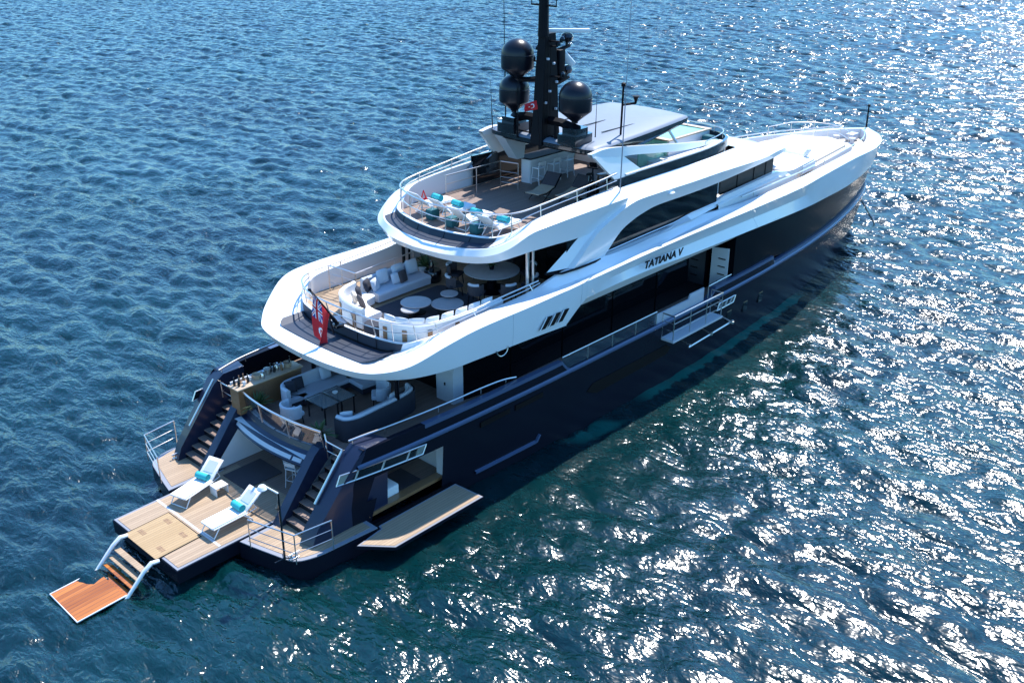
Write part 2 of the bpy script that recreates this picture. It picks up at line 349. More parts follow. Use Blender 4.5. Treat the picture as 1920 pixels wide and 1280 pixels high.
C_ = [hc(-1.3, -.35, 3.2, 46.6), hc(-.02, 0, 2.9, 47.3), hc(.55, .22, 3.35, 47.42), hc(1.4, .62, 3.95, 47.55), hc(2.2, .9, 4.6, 47.7), hc(lambda x: 2.66, 1.0, 4.95, 47.82),
      hc(lambda x: zG(x)-.14 if x > 5 else 3.16, 1.0, 5.3, 47.9), hc(lambda x: zG(x) if x > 5 else 3.3, .95, 5.45, 47.93)]
C_.append([(p[0], max(p[1]-.22, 0), p[2]-.01) for p in C_[-1]])
C_.append([(p[0], max(p[1]-.02, 0), p[2]-.8) for p in C_[-1]])
hull_full = C_
for side in (1, -1):
    V = [[hb.v((p[0], p[1]*side, p[2])) for p in c] for c in C_]
    for ci in range(len(V)-1):
        for i in range(len(XH)-1):
            q = [V[ci][i], V[ci][i+1], V[ci+1][i+1], V[ci+1][i]]
            m = sum((v.co for v in q), Vector())/4
            if ci in (2, 3) and 5.6 < m.x < 8.8 and side == -1: continue      # open side door of the beach club
            hb.f(q if side < 0 else q[::-1])
hull = hb.build("hull", "navy", Y, ang=28)
# rub rail, a proud strip along both sides
for sgn in (-1, 1):
    mb = MB(); P = [p for p in hc(lambda x: 2.78+max(0, (x-34)/14)*.16 if x > 5 else 2.78, 1.0, 5.2, 47.85)]
    sec = [(0, -.07), (.075, -.05), (.075, .03), (0, .075)]
    mb.grid([[(p[0], sgn*(p[1]+a), p[2]+b) for p in P] for a, b in sec])
    mb.build("rub_rail", "trim", hull, ang=20)
    mb = MB(); P = [p for p in hc(lambda x: .5, .22, 4, 47.4) if 9.45 < p[0] < 13.2]
    mb.grid([[(p[0], sgn*(p[1]+a), p[2]+b) for p in P] for a, b in [(0, -.06), (.09, -.04), (.09, .03), (0, .06)]])
    a = P[-1]; mb.box((a[0]+.12, sgn*(a[1]+.04), a[2]+.11), (.09, .1, .32), ry=R(38))
    mb.build("fender_strip", "trim", hull, ang=20)
for sgn in (-1, 1):
    mb = MB(); mb.grid([[(p[0], sgn*(p[1]+.004), p[2]+.004) for p in c[8:]] for c in (C_[6], C_[7], C_[8])]); mb.build("gunwale_cap", "trim", hull, ang=20)
# bulwark vents, mooring pocket, portholes (starboard and port)
for sgn in (-1, 1):
    for x0_, x1_ in ((10.25, 11.7), (11.95, 13.4)):
        mb = MB(); mb.box(((x0_+x1_)/2, sgn*(yG((x0_+x1_)/2)-.02), 2.36), (x1_-x0_, .08, .2), rz=0); mb.build("bulwark_vent", "void", hull, ang=0)
    mb = MB(); xa, xb, zc = 16.2, 21.2, 1.5
    pts = [(xa+.35, 0, zc-.27), (xb, 0, zc-.22), (xb+.3, 0, zc), (xb, 0, zc+.22), (xa+.1, 0, zc+.24), (xa-.25, 0, zc)]
    mb.plate([(p[0], sgn*(yW(18)*.38+yG(18)*.62+.025), p[2]) for p in pts], (0, -sgn*.1, 0)); mb.build("anchor_pocket", "void", hull, ang=0)
    for x in (26.2, 27.7, 29.2):
        mb = MB(); yy = (yW(x)*.35+yG(x)*.65); dy = (yG(x+.3)-yG(x-.3))/.6
        mb.box((x, sgn*(yy-.005), 1.45), (.42, .07, .5), rz=sgn*math.atan(dy), bev=.03); mb.build("porthole", "glass", hull, ang=0)
# mooring chock with chrome surround: aft quarter and midships
def chock(x0_, x1_, z0_, z1_, h, sgn, w0):
    mb = MB(); n = 10; top = []; bot = []
    for i in range(n+1):
        x = x0_+(x1_-x0_)*i/n; z = z0_+(z1_-z0_)*i/n; wv = w0+.03*i/n
        yy = sgn*((yW(x)+(yG(x)-yW(x))*wv)+.03)
        sl = (1-abs(2*i/n-1)**6)
        top.append((x+.1, yy, z+h/2)); bot.append((x-.06, yy, z-h/2))
    mb.tube(top+bot[::-1], .028, 6, True)
    for i in (2, 5, 8): mb.tube([top[i], bot[i]], .03, 6)
    o = mb.build("mooring_chock", "chrome", Y)
    mb = MB(); mb.grid([[(p[0], p[1]-sgn*.012, p[2]) for p in top], [(p[0], p[1]-sgn*.012, p[2]) for p in bot]]); mb.build("chock_recess", "black", o)
    for qd in ([top[0], bot[0], bot[1], top[1]], [top[-2], bot[-2], bot[-1], top[-1]]):
        mb = MB(); mb.plate(qd, (0, sgn*.012, 0)); mb.build("chock_plate", "chrome", o, ang=0)
for sgn in (-1, 1):
    chock(4.5, 7.75, 2.6, 2.45, .3, sgn, .95); chock(25.0, 26.4, 2.25, 2.25, .3, sgn, .9)
# anchor chain hanging from the bow
mb = MB()
for i in range(26):
    t = i/25; c = Vector((47.0+1.6*t, -.55-.9*t, 2.0-2.4*t)); d = Vector((1.6, -.9, -2.4)).normalized(); s_ = d.cross(Vector((0, 0, 1))).normalized()
    if i % 2: s_ = s_.cross(d)
    mb.tube([c+d*.085*math.cos(a)+s_*.045*math.sin(a) for a in [k*math.pi/4 for k in range(8)]], .017, 5, True)
tag(mb.build("anchor_chain", "black_matt"), "dark anchor chain running from the bow down into the water", "chain")

# ---- recessed main deck side : house wall, deck, ceiling, forward flush glass
# forward flush black glass between hull and white band
XB = [26.3, 28, 30, 32.5, 35.5, 38, 40, 42, 44.2, 45.6, 46.6, 47.3, 47.75]
yB = tab([5.75, 7.4, 9.1, 12, 24, 27, 32.5, 35.5, 39.9, 44.2, 46.6, 47.8], [0.1, 4.0, 4.4, 4.42, 4.42, 4.4, 4.12, 3.82, 3.2, 2.3, 1.3, .02])
zB = tab([16, 19.1, 22.9, 27, 32.5, 35.5, 39.9, 44.2, 47.8], [5.33, 5.38, 5.27, 5.17, 4.9, 4.76, 4.55, 4.5, 4.6])
mb = MB()
c0 = [(x, max(yG(x)-.13, 0.0), zG(x)-.1) for x in XB]; c2 = [(x-.05, max(yB(x)-.03, 0), zB(x)+.05) for x in XB]
c1 = [tuple((np.array(a)+np.array(b))/2) for a, b in zip(c0, c2)]
mb.gridm([c0, c1, c2])
for s_ in (1, -1):   # return at the aft end of the flush glass
    mb.poly([(26.3, s_*(yG(26.3)-.13), 2.5), (26.3, s_*(yB(26.3)-.03), 5.2), (26.3, s_*3.95, 5.2), (26.3, s_*3.95, 2.5)])
mb.build("bow_glass", mat("bow_black_panel", (.003, .0035, .006), .2, spec=.07, bump=.02, bscale=.7), Y, ang=20)
mb = MB()
for s_ in (1, -1):
    mb.grid([[(x, s_*2.95 if x < 12 else s_*3.15, z) for x in (10.9, 12, 15, 18, 21, 24, 26.4)] for z in (2.5, 4.97)])
    for x in (13.2, 16.1, 19.2, 22.2): mb.box((x, s_*3.16, 3.72), (.09, .05, 2.4))
mb.poly([(10.9, -2.95, 2.5), (10.9, 2.95, 2.5), (10.9, 2.95, 4.97), (10.9, -2.95, 4.97)])
salon = mb.build("saloon_glass", "glass", Y, ang=20)
for s_ in (1, -1):
    mb = MB(); a = [(10.45, s_*2.1), (10.45, s_*2.95), (10.92, s_*2.97), (10.92, s_*2.1)]
    if s_ < 0: a = a[::-1]
    mb.prism(a, 2.5, 3.72)
    mb.poly([(10.45, s_*2.1, 3.72), (10.45, s_*2.95, 3.72), (10.9, s_*2.97, 4.95), (10.9, s_*2.1, 4.95)])
    mb.poly([(10.45, s_*2.95, 3.72), (10.92, s_*2.97, 3.72), (10.9, s_*2.97, 4.95)])
    cab = mb.build("deck_locker", "grey", Y, ang=0)
mb = MB(); mb.tube([(10.43, -2.55, 3.15), (10.43, -2.55, 3.25)], .03); mb.build("handle", "black", cab)
# main deck floor
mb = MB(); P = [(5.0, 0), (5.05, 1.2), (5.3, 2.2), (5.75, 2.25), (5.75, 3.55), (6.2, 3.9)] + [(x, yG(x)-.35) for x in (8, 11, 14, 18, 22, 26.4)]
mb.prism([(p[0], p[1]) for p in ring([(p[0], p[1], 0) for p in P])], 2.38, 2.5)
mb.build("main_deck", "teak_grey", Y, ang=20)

# ---- stern : wing platforms, bathing platform, ladder, stairs, beach club
def fillet(poly, rads, n=5):
    out = []
    for i, p in enumerate(poly):
        r = rads[i] if isinstance(rads, (list, tuple)) else rads
        if not r: out.append(p); continue
        P, A, B = Vector(p), Vector(poly[i-1]), Vector(poly[(i+1) % len(poly)]); a, b = (A-P).normalized(), (B-P).normalized()
        for k in range(n+1):
            t = k/n; q = (P+a*r)*(1-t)**2+P*2*t*(1-t)+(P+b*r)*t*t; out.append((q.x, q.y))
    return out
def inset(poly, d):
    out = []; n = len(poly); ar = sum(poly[i][0]*poly[(i+1) % n][1]-poly[(i+1) % n][0]*poly[i][1] for i in range(n)); sg = 1 if ar > 0 else -1
    for i in range(n):
        a, p, b = Vector(poly[i-1]), Vector(poly[i]), Vector(poly[(i+1) % n]); e, f = (p-a).normalized(), (b-p).normalized()
        m = (Vector((-e.y, e.x))+Vector((-f.y, f.x)))*sg; m = m/max(m.length_squared/2, .3) if m.length else m; q = p+m*d; out.append((q.x, q.y))
    return out
for sgn in (1, -1):
    pl = fillet([(2.1, 2.06), (2.22, 2.62), (2.62, 4.2), (3.3, 4.46), (5.5, 4.62), (5.5, 3.4), (5.2, 2.06)], [0, .18, .35, .3, 0, 0, 0])
    pl = [(x, y*sgn) for x, y in pl]
    mb = MB(); mb.prism(pl, .12, .66); mb.prism(inset(pl, .05), -.5, .12)
    o = mb.build("wing_platform", "navy", Y, ang=30)
    mb = MB(); mb.prism(inset(pl, .02), .661, .69); mb.build("platform_rim", "rim", o, ang=30)
    mb = MB(); mb.prism(inset(pl, .17), .691, .702); mb.build("teak_planking", "teak", o, ang=0)
mb = MB(); pl = [(0, -2.02), (0, -1.12), (.02, .83), (0, 1.86), (4.0, 2.0), (4.0, -2.0)]
pl = [(0.03, -2.0), (.03, 1.86), (4.2, 1.98), (4.2, -2.0)]
mb.prism(pl, .22, .66); mb.prism([(.5, -1.7), (.5, 1.6), (4.2, 1.6), (4.2, -1.7)], -.4, .22)
plat = mb.build("bathing_platform", "navy", Y, ang=0)
mb = MB(); mb.prism(inset(pl, .03), .661, .69); mb.build("platform_rim", "rim", plat, ang=0)
mb = MB(); mb.prism([(.14, -1.88), (.14, 1.74), (4.6, 1.86), (4.6, -1.88)], .691, .703); mb.build("teak_planking", "teak", plat, ang=0)
mb = MB(); mb.prism([(-.13, -1.1), (-.13, .86), (1.46, .93), (1.46, -1.02)], .704, .709); mb.build("hatch_seal", "black_matt", plat, ang=0)
mb = MB(); mb.prism([(-.12, -1.06), (-.12, .81), (1.42, .88), (1.42, -.99)], .7095, .722); hat = mb.build("ladder_hatch", teak("pale_teak", (.34, .22, .10), (.43, .29, .145)), plat, ang=0)
mb = MB()
for cx, cy in ((.3, .5), (1.1, -.55), (.25, -.7), (1.15, .45)):
    for k in range(5): mb.box((cx+.0, cy+(k-2)*.07, .7245), (.15, .03, .004))
mb.build("drain_slot", "wood", plat, ang=0)
mb = MB(); mb.prism([(1.52, -1.86), (1.52, 1.84), (1.6, 1.85), (1.6, -1.86)], .704, .708); mb.build("deck_joint", "grey", plat, ang=0)
# boarding ladder hinged at the aft edge, its lower step awash
lado = empty("boarding_ladder", (0, 0, 0), None, None); lado.parent = Y
for y in (.66, -1.22):
    lad = MB(); lad.tube([(-.1, y, .74), (-.34, y, .78), (-.6, y+.0, .62), (-1.3, y, -.05)], [.06, .075, .065, .055], 8)
    lad.build("ladder_rail", "white", lado, ang=40)
for k, (x, z) in enumerate([(-.52, .5), (-.72, .33), (-.92, .16), (-1.12, .0)]):
    mb = MB(); mb.box((x, -.28, z), (.2, 1.74, .035), bev=.008); mb.build("tread", "teak" if k < 2 else "teak_red", lado, ang=0)
mb = MB(); mb.box((-1.95, -.26, .012), (1.45, 1.74, .05), ry=-.05, bev=.012); low = mb.build("lower_platform", "teak_red", lado, ang=0)
mb = MB(); mb.tube([(-1.2, .63, .07), (-2.68, .63, .0), (-2.7, -1.15, .0), (-1.2, -1.15, .07)], .026); mb.build("edge_frame", "white", lado)

# stern bulwarks (outer), cheeks (inner) and the two stairs
for sgn in (1, -1):
    mb = MB()
    prof = [(3.3, .69), (3.5, 1.15), (5.05, 3.05), (5.45, 3.32), (6.3, 3.33), (6.3, .69)]
    for ya, yb in ((3.52, 4.0),):
        a = [(x+.0, sgn*ya, z) for x, z in prof]; b = [(x+.12, sgn*(yb+(.16 if z > 1.2 else 0)), z) for x, z in prof]
        A = [mb.v(p) for p in a]; B_ = [mb.v(p) for p in b]; n = len(A)
        mb.f(A); mb.f(B_[::-1])
        for i in range(n): mb.f([A[i], B_[i], B_[(i+1) % n], A[(i+1) % n]])
    bw = mb.build("stern_bulwark", "navy_soft", Y, ang=25)
    mb = MB(); mb.tube([(3.95, sgn*3.56, 1.83), (5.1, sgn*3.58, 3.22)], .045); mb.build("handrail", "chrome", bw)
    mb = MB()
    prof = [(3.35, .69), (3.62, .69), (5.62, 2.5), (5.62, 2.78), (5.12, 2.8), (4.9, 2.62)]
    a = [(x, sgn*2.02, z) for x, z in prof]; mb.plate(a, (0, sgn*.36, 0))
    mb.build("stair_cheek", "navy_soft", Y, ang=20)
    st = MB(); N = 9
    for k in range(N):
        x = 3.5+k*.27; z = .7+(k+1)*.2-.0
        st.box((x+.14, sgn*2.95, z-.1-.02), (.02, 1.16, .2))
    sto = st.build("stair", "black", Y, ang=0)
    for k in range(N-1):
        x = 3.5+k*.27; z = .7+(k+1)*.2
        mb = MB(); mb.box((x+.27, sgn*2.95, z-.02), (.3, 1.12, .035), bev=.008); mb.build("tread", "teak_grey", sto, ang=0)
# curved transom beam above the beach club, with its pale inlay
def arc(x0_, bow, y1, n=14, z=0, y0=None):
    return [(x0_+bow*(y/y1)**2, y, z) for y in [(-y1 if y0 is None else y0)+(y1-(-y1 if y0 is None else y0))*i/n for i in range(n+1)]]
mb = MB()
mb.grid([arc(4.62, .25, 2.05, z=1.98), arc(4.55, .25, 2.05, z=2.1), arc(4.72, .25, 2.05, z=2.3), arc(4.95, .28, 2.05, z=2.44), arc(5.02, .28, 2.05, z=2.62), arc(5.16, .28, 2.05, z=2.62), arc(5.2, .28, 2.05, z=2.0), arc(4.62, .25, 2.05, z=1.98)])
tb = mb.build("transom_beam", "navy_soft", Y, ang=30)
for y0, y1 in ((-1.3, 1.95), (-1.75, -1.38)):
    mb = MB(); ys = [y0+(y1-y0)*i/12 for i in range(13)]
    f = lambda t, y: (4.55+.17*t+.25*(y/2.05)**2-.006, y, 2.1+.2*t+.008)
    mb.grid([[f(.25, y) for y in ys], [f(.78, y) for y in ys]]); mb.build("transom_inlay", "grey", tb, ang=0)
mb = MB()
for y0, y1 in ((-1.75, -1.35), (-1.15, -.1), (.0, 1.0), (1.12, 1.9)):
    ys = [y0+(y1-y0)*i/6 for i in range(7)]
    mb.grid([[(5.035+.28*(y/2.05)**2, y, 2.626) for y in ys], [(5.11+.28*(y/2.05)**2, y, 2.626) for y in ys]])
mb.build("capping", "white", tb, ang=0)
# beach club interior
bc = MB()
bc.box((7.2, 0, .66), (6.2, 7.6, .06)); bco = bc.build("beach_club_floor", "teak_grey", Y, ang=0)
mb = MB()
mb.poly([(9.2, -3.9, .69), (9.2, 3.9, .69), (9.2, 3.9, 2.36), (9.2, -3.9, 2.36)]); mb.poly([(4.8, -2.0, 2.36), (9.2, -2.0, 2.36), (9.2, 2.0, 2.36), (4.8, 2.0, 2.36)])
for s_ in (1, -1): mb.poly([(6.05, s_*2.0, 2.36), (9.2, s_*2.0, 2.36), (9.2, s_*3.95, 2.36), (6.05, s_*3.95, 2.36)])
for s_ in (1, -1): mb.poly([(3.75, s_*2.01, .7), (6.1, s_*2.01, .7), (6.1, s_*2.01, 2.36), (5.3, s_*2.01, 2.36)]); mb.poly([(6.1, s_*2.01, .7), (6.1, s_*3.5, .7), (6.1, s_*3.5, 2.36), (6.1, s_*2.01, 2.36)])
mb.poly([(6.1, 3.95, .7), (9.2, 3.95, .7), (9.2, 3.95, 2.36), (6.1, 3.95, 2.36)])
mb.build("beach_club_lining", "white_matt", Y, ang=0)
mb = MB(); mb.box((8.86, -3.98, 1.45), (.1, .42, 1.35)); mb.build("door_jamb", "white_matt", Y, ang=0)
mb = MB(); mb.box((7.2, -3.92, .8), (3.2, .3, .12)); mb.build("door_sill", "wood", Y, ang=0)
# fold-down side platform on the starboard side
mb = MB(); pl = [(4.5, -4.72), (5.35, -5.72), (9.1, -5.72), (8.98, -4.32), (5.56, -4.4)]; pl = [(4.46, -4.78), (5.25, -5.72), (9.1, -5.72), (9.02, -4.45), (5.62, -4.45), (5.55, -4.62)]
mb.prism(pl, .5, .6); sp = mb.build("side_platform", "navy", Y, ang=0)
mb = MB(); mb.prism(inset(pl, .02), .601, .615); mb.build("platform_rim", "rim", sp, ang=0)
mb = MB(); mb.prism(inset(pl, .08), .6155, .625); mb.build("teak_planking", "teak", sp, ang=0)
mb = MB(); mb.box((7.3, -4.36, .58), (3.4, .14, .06)); mb.box((5.55, -4.5, .6), (.06, .3, .05)); mb.build("hinge", "black_matt", sp, ang=0)

# ---- railings
def railing(name, tops, bases, mids=(), r=.024, posts=None, parent=None, m="chrome", closed=False, rp=None):
    """tops/bases: polylines of equal length; posts: indexes"""
    mb = MB(); mb.tube(tops, r, 8, closed)
    for t in mids: mb.tube([Vector(b)*(1-t)+Vector(a)*t for a, b in zip(tops, bases)], r*.6, 6, closed)
    o = mb.build(name, m, parent or Y)
    for i in (range(len(tops)) if posts is None else posts):
        q = MB(); q.tube([bases[i], tops[i]], rp or r*.8, 6); q.build("rail_post", m, o)
    return o
for sgn in (1, -1):
    B0 = [(2.16, 2.62, .7), (2.62, 4.3, .7), (3.85, 4.48, .7)]
    B0 = [(x, y*sgn, z) for x, y, z in B0]; T0 = [(x, y, z+1.02) for x, y, z in B0]
    railing("platform_rail", T0, B0, (.36, .68), .024)
# main deck rails: starboard and port sides, curved aft rail with dark glass
for sgn in (1, -1):
    px = [5.35, 5.9, 6.6, 8, 9.4, 10.6, 11.6, 12.3]; yy = [3.6, 3.72, 3.85, 4.0, 4.1, 4.15, 4.18, 4.2]; zz = [3.46, 3.5, 3.52, 3.52, 3.52, 3.52, 3.47, 3.34]
    T0 = cr([(a, sgn*b, c) for a, b, c in zip(px, yy, zz)], 4); B0 = [(p[0], p[1], 3.3) for p in T0]
    railing("bulwark_rail", T0, B0, (), .036, (1, 8, 14, 20, 25), rp=.02)
T0 = [(4.93+.3*(y/2.4)**2, y, 3.36) for y in [-2.36+4.85*i/16 for i in range(17)]]; B0 = [(p[0]+.1, p[1], 2.62) for p in T0]
ar = railing("aft_rail", T0, B0, (), .038, (0, 5, 10, 15), rp=.022)
mb = MB(); mb.grid([[(p[0]+.03, p[1], p[2]-.06) for p in T0], [(p[0], p[1], 2.64) for p in B0]]); mb.build("rail_glass", "railglass", ar, ang=40)
for sgn in (1, -1):   # little gates at the head of each stair
    T0 = [(5.3, sgn*2.45, 3.28), (5.22, sgn*2.62, 3.12), (5.25, sgn*3.4, 3.1), (5.4, sgn*3.5, 3.0)]
    g = railing("stair_gate", T0, [(p[0]+.02, p[1], 2.5) for p in T0], (.45,), .024, (1, 2))
# glazed rail in the opening amidships
for sgn in (1, -1):
    T0 = [(x, sgn*(yG(x)-.06), 3.42) for x in (14.5, 16, 17.5, 19, 20.4)]; B0 = [(p[0], p[1], 2.82) for p in T0]
    o = railing("side_rail", T0, B0, (), .03, (1, 2, 3, 4), rp=.02)
    mb = MB(); mb.grid([[(p[0], p[1], p[2]-.08) for p in T0], [(p[0], p[1], p[2]+.02) for p in B0]]); mb.build("rail_glass", "railglass", o, ang=0)
    T0 = [(24.2, sgn*(yG(24)-.06), 3.45), (26.1, sgn*(yG(26)-.1), 3.45)]; railing("side_rail", T0, [(p[0], p[1], 2.82) for p in T0], (), .03, (0,))

# ---- upper deck : white sculpted bulwark band sweeping from the stern lip to the bow
B_ = [(6.42,0,4.72),(6.5,1.35,4.72),(6.72,2.4,4.72),(7.12,3.05,4.72),(7.85,3.8,4.76),(9.0,4.33,4.84),(10.3,4.4,4.81),(12.96,4.4,4.69),(14.6,4.4,4.6),(14.78,4.4,4.64),(15.37,4.4,5.04),(15.75,4.4,5.24),(16.2,4.4,5.33),(19.15,4.4,5.38),(22.85,4.4,5.26),(27.05,4.4,5.17),(32.5,4.12,4.9),(35.5,3.82,4.76),(39.9,3.2,4.55),(44.2,2.3,4.5),(46.6,1.3,4.52),(47.9,0,4.55)]
S2 = [(6.3,0,5.0),(6.38,1.35,5.0),(6.62,2.5,5.0),(7.05,3.2,5.03),(7.75,3.88,5.25),(8.9,4.42,5.78),(10.25,4.5,5.95),(12.85,4.5,5.97),(14.4,4.5,6.0),(14.7,4.5,6.0),(15.3,4.5,6.02),(15.7,4.5,6.04),(16.15,4.5,6.05),(19.0,4.5,6.13),(22.6,4.5,6.19),(26.8,4.46,6.17),(31.9,4.25,6.1),(34.9,3.97,6.12),(39.7,3.25,5.93),(43.8,2.66,5.74),(46.7,1.6,5.68),(48.4,0,5.7)]
S1 = [(7.0,0,5.0),(7.06,1.35,5.0),(7.3,2.3,5.01),(7.75,2.75,5.12),(8.35,3.4,5.42),(9.2,3.95,5.8),(10.5,4.03,5.96),(13.3,4.05,6.02),(14.5,4.1,6.03),(14.8,4.1,6.03),(15.3,4.15,6.04),(15.7,4.17,6.05),(16.2,4.2,6.06),(19.2,4.4,6.15),(23.2,4.1,6.23),(27.4,4.06,6.31),(32.7,3.83,6.26),(35.5,3.56,6.22),(40.3,2.86,6.05),(44.0,2.0,5.84),(46.5,1.0,5.78),(47.7,0,5.78)]
T_ = [(8.12,0,5.4),(8.15,1.2,5.4),(8.3,2.1,5.4),(8.5,2.7,5.42),(8.9,3.2,5.58),(9.6,3.65,5.8),(10.6,3.72,5.9),(13.4,3.75,6.02),(14.5,3.8,6.25),(14.85,3.82,6.33),(15.4,3.85,6.4),(15.8,3.87,6.41),(16.2,3.9,6.41),(19.7,3.9,6.37),(23.5,3.75,6.48),(27.5,3.95,6.33),(32.8,3.72,6.29),(35.6,3.45,6.25),(40.4,2.74,6.08),(44.0,1.9,5.86),(46.4,.92,5.8),(47.55,0,5.8)]
mid = lambda A, B, t: [tuple(np.array(a)*(1-t)+np.array(b)*t) for a, b in zip(A, B)]
R_ = [(8.1,0,5.02),(8.13,1.2,5.02),(8.27,2.1,5.02),(8.45,2.62,5.14),(8.8,3.22,5.47)] + mid(S1, T_, .5)[5:]
CK = [tuple(np.array(a)*.45+np.array(b)*.55+np.array((0, -.22 if 12 < i < 17 else .025, -.12 if 12 < i < 17 else 0))) for i, (a, b) in enumerate(zip(B_, S2))]; CK[-1] = (48.15, 0, 5.2)
TI = [(p[0]+.1, max(p[1]-.06, 0), p[2]-.0) if i < 5 else (p[0]+.02, max(p[1]-.12, 0), p[2]-.01) for i, p in enumerate(T_)]; TI[-1] = (47.4, 0, 5.79)
FL = [(p[0]+.02, max(p[1]-.02, 0), 5.14 if i < 13 else 5.25) for i, p in enumerate(TI)]
SUB = 5
mb = MB(); mb.gridm([cr(c, SUB) for c in (B_, CK, S2, S1, R_, T_, TI, FL)])
band = mb.build("upper_bulwark", "white", Y, ang=24)
# soffit under the band
mb = MB(); b = cr(B_, SUB); b = [p for p in b if p[0] < 27.5]
so_ = lambda x: 4.77 if x < 8.6 else 4.95
mb.gridm([b, [(p[0]+.15 if p[1] < 3.5 else p[0], max(p[1]-.3, 0), so_(p[0])) for p in b], [(max(p[0], 6.6), p[1]*.5, so_(p[0])) for p in b], [(max(p[0], 6.6), 0, so_(p[0])) for p in b]])
mb.build("soffit", "white_matt", band, ang=20)
# smoked skylight panels in the stern lip and the dark riser behind them
mb = MB(); ys = [-2.5+5*i/40 for i in range(41)]
def lipz(x, y): return 5.03+max(0, abs(y)-2.1)*.28
xa = lambda y: 7.04+.022*abs(y)**2+(max(0, abs(y)-2.15)/.35)**2.2*.28
xf = lambda y: 8.09+.012*abs(y)**2+max(0, abs(y)-1.2)**2*.11
mb.grid([[(xa(y)+(xf(y)-xa(y))*t, y, lipz(0, y)) for y in ys] for t in (0, .5, 1)])
sky_ = mb.build("skylight_panel", "smoked", band, ang=0)
mb = MB(); c0 = [p for p in cr(R_, 8)[:25]]; c1 = [p for p in cr(T_, 8)[:25]]
g = [[(p[0]-.02+(q[0]-p[0])*t, p[1]+(q[1]-p[1])*t, p[2]+(q[2]-p[2])*t+.01) for p, q in zip(c0, c1)] for t in (.02, .93)]
mb.gridm(g); mb.build("smoked_riser", "smoked", band, ang=0)
mb = MB()
for y in (-1.75, -.85, .85, 1.75): mb.tube([(xf(y)-.01, y, 5.03), (xf(y)+.0, y*.985, 5.4)], .012, 5)
mb.tube([(xf(y)-.03, y, lipz(0, y)+.03) for y in [-2.4+4.8*i/20 for i in range(21)]], .022, 5)
mb.build("panel_joint", "black_matt", band, ang=0)
# upper deck planking
mb = MB(); f = [p for p in cr(FL, SUB) if p[0] < 18.5]
mb.prism([(p[0], p[1]) for p in ring(f)], 5.05, 5.15); mb.build("upper_deck", "teak", Y, ang=0)
mb = MB(); f = [p for p in cr(FL, SUB) if p[0] > 26]
mb.prism([(p[0], p[1]) for p in ring(f)], 5.1, 5.26); mb.build("foredeck", "tan", Y, ang=0)
# side louvres
for sgn in (-1, 1):
    for k in range(3):
        x = 13.2+k*.46; yy = 4.475
        mb = MB(); mb.plate([(x, sgn*yy, 4.93), (x+.27, sgn*yy, 4.91), (x+.62, sgn*(yy+.02), 5.3), (x+.35, sgn*(yy+.02), 5.31)], (0, sgn*.045, 0)); mb.build("side_louvre", "void", band, ang=0)
        mb = MB(); mb.tube([(x-.03, sgn*(yy+.05), 4.9), (x+.31, sgn*(yy+.07), 5.34)], .02, 5); mb.build("louvre_fin", "white", band, ang=0)
# name on both sides
def lettering(txt, loc, sgn, size, w):
    c = bpy.data.curves.new("name_lettering", 'FONT'); c.body = txt; c.size = size; c.extrude = .012; c.shear = .18; c.offset = .008; c.space_character = 1.0
    o = bpy.data.objects.new("tmp", c); me = bpy.data.meshes.new_from_object(o); bpy.data.objects.remove(o)
    w0 = max(v.co.x for v in me.vertices)-min(v.co.x for v in me.vertices); k = w/w0
    for v in me.vertices: v.co.x *= k
    me.materials.clear(); me.materials.append(M["black_matt"]); o = bpy.data.objects.new("name_lettering", me); COL.objects.link(o); o.parent = band
    o.matrix_world = Matrix.Translation(loc) @ (Matrix(((1, 0, 0, 0), (0, 0, -1, 0), (0, 1, 0, 0), (0, 0, 0, 1))) if sgn < 0 else Matrix(((-1, 0, 0, 0), (0, 0, 1, 0), (0, 1, 0, 0), (0, 0, 0, 1)))) @ Matrix.Rotation(R(-1.5 if sgn < 0 else 1.5), 4, 'Z')
lettering("TATIANA V", (19.2, -4.535, 5.58), -1, .42, 2.62); lettering("TATIANA V", (21.85, 4.535, 5.53), 1, .42, 2.62)
for i in (33, 52, 66, 76):
    for s_ in (1, -1):
        cs = [cr(c, SUB)[i] for c in (B_, CK, S2, S1)]; mb = MB(); mb.tube([(p[0], s_*(p[1]+.001), p[2]+.001) for p in cs], .007, 4); mb.build("panel_seam", "grey", band, ang=0)
# deck rails of the upper deck
H_ = [(8.0,0),(8.03,.9),(8.15,1.8),(8.42,2.5),(8.85,3.1),(9.5,3.42),(10.5,3.5),(12.3,3.52),(14.1,3.6)]
half = cr([(x, y, 6.1+max(0, (x-11))*.06) for x, y in H_], 4)
zt = tab([7.5, 8.2, 9, 9.6, 10.6, 13.4, 14.4], [5.43, 5.43, 5.6, 5.8, 5.9, 6.02, 6.22])
full = mir(half[::-1])[:-1]+half; base = [(p[0]+.17 if abs(p[1]) < 2.0 else p[0]+.06, p[1]*1.03 if abs(p[1]) > 2.6 else p[1], min(zt(p[0])-.02, p[2]-.05)) for p in full]
n = len(half)-1
railing("upper_deck_rail", full, base, (.5,), .03, [n+d for d in (-31, -25, -19, -15, -11, -7, -3, 3, 7, 11, 15, 19, 25, 31)], rp=.02)
for T0 in ([(10.35, 1.95, 6.15), (10.3, 2.7, 6.15), (10.2, 3.35, 6.15)], [(13.4, 2.2, 6.15), (12.4, 2.12, 6.15), (10.35, 1.95, 6.15)]):
    railing("stair_rail", T0, [(p[0], p[1], 5.15) for p in T0], (.35, .68), .026, (0, 1, 2))

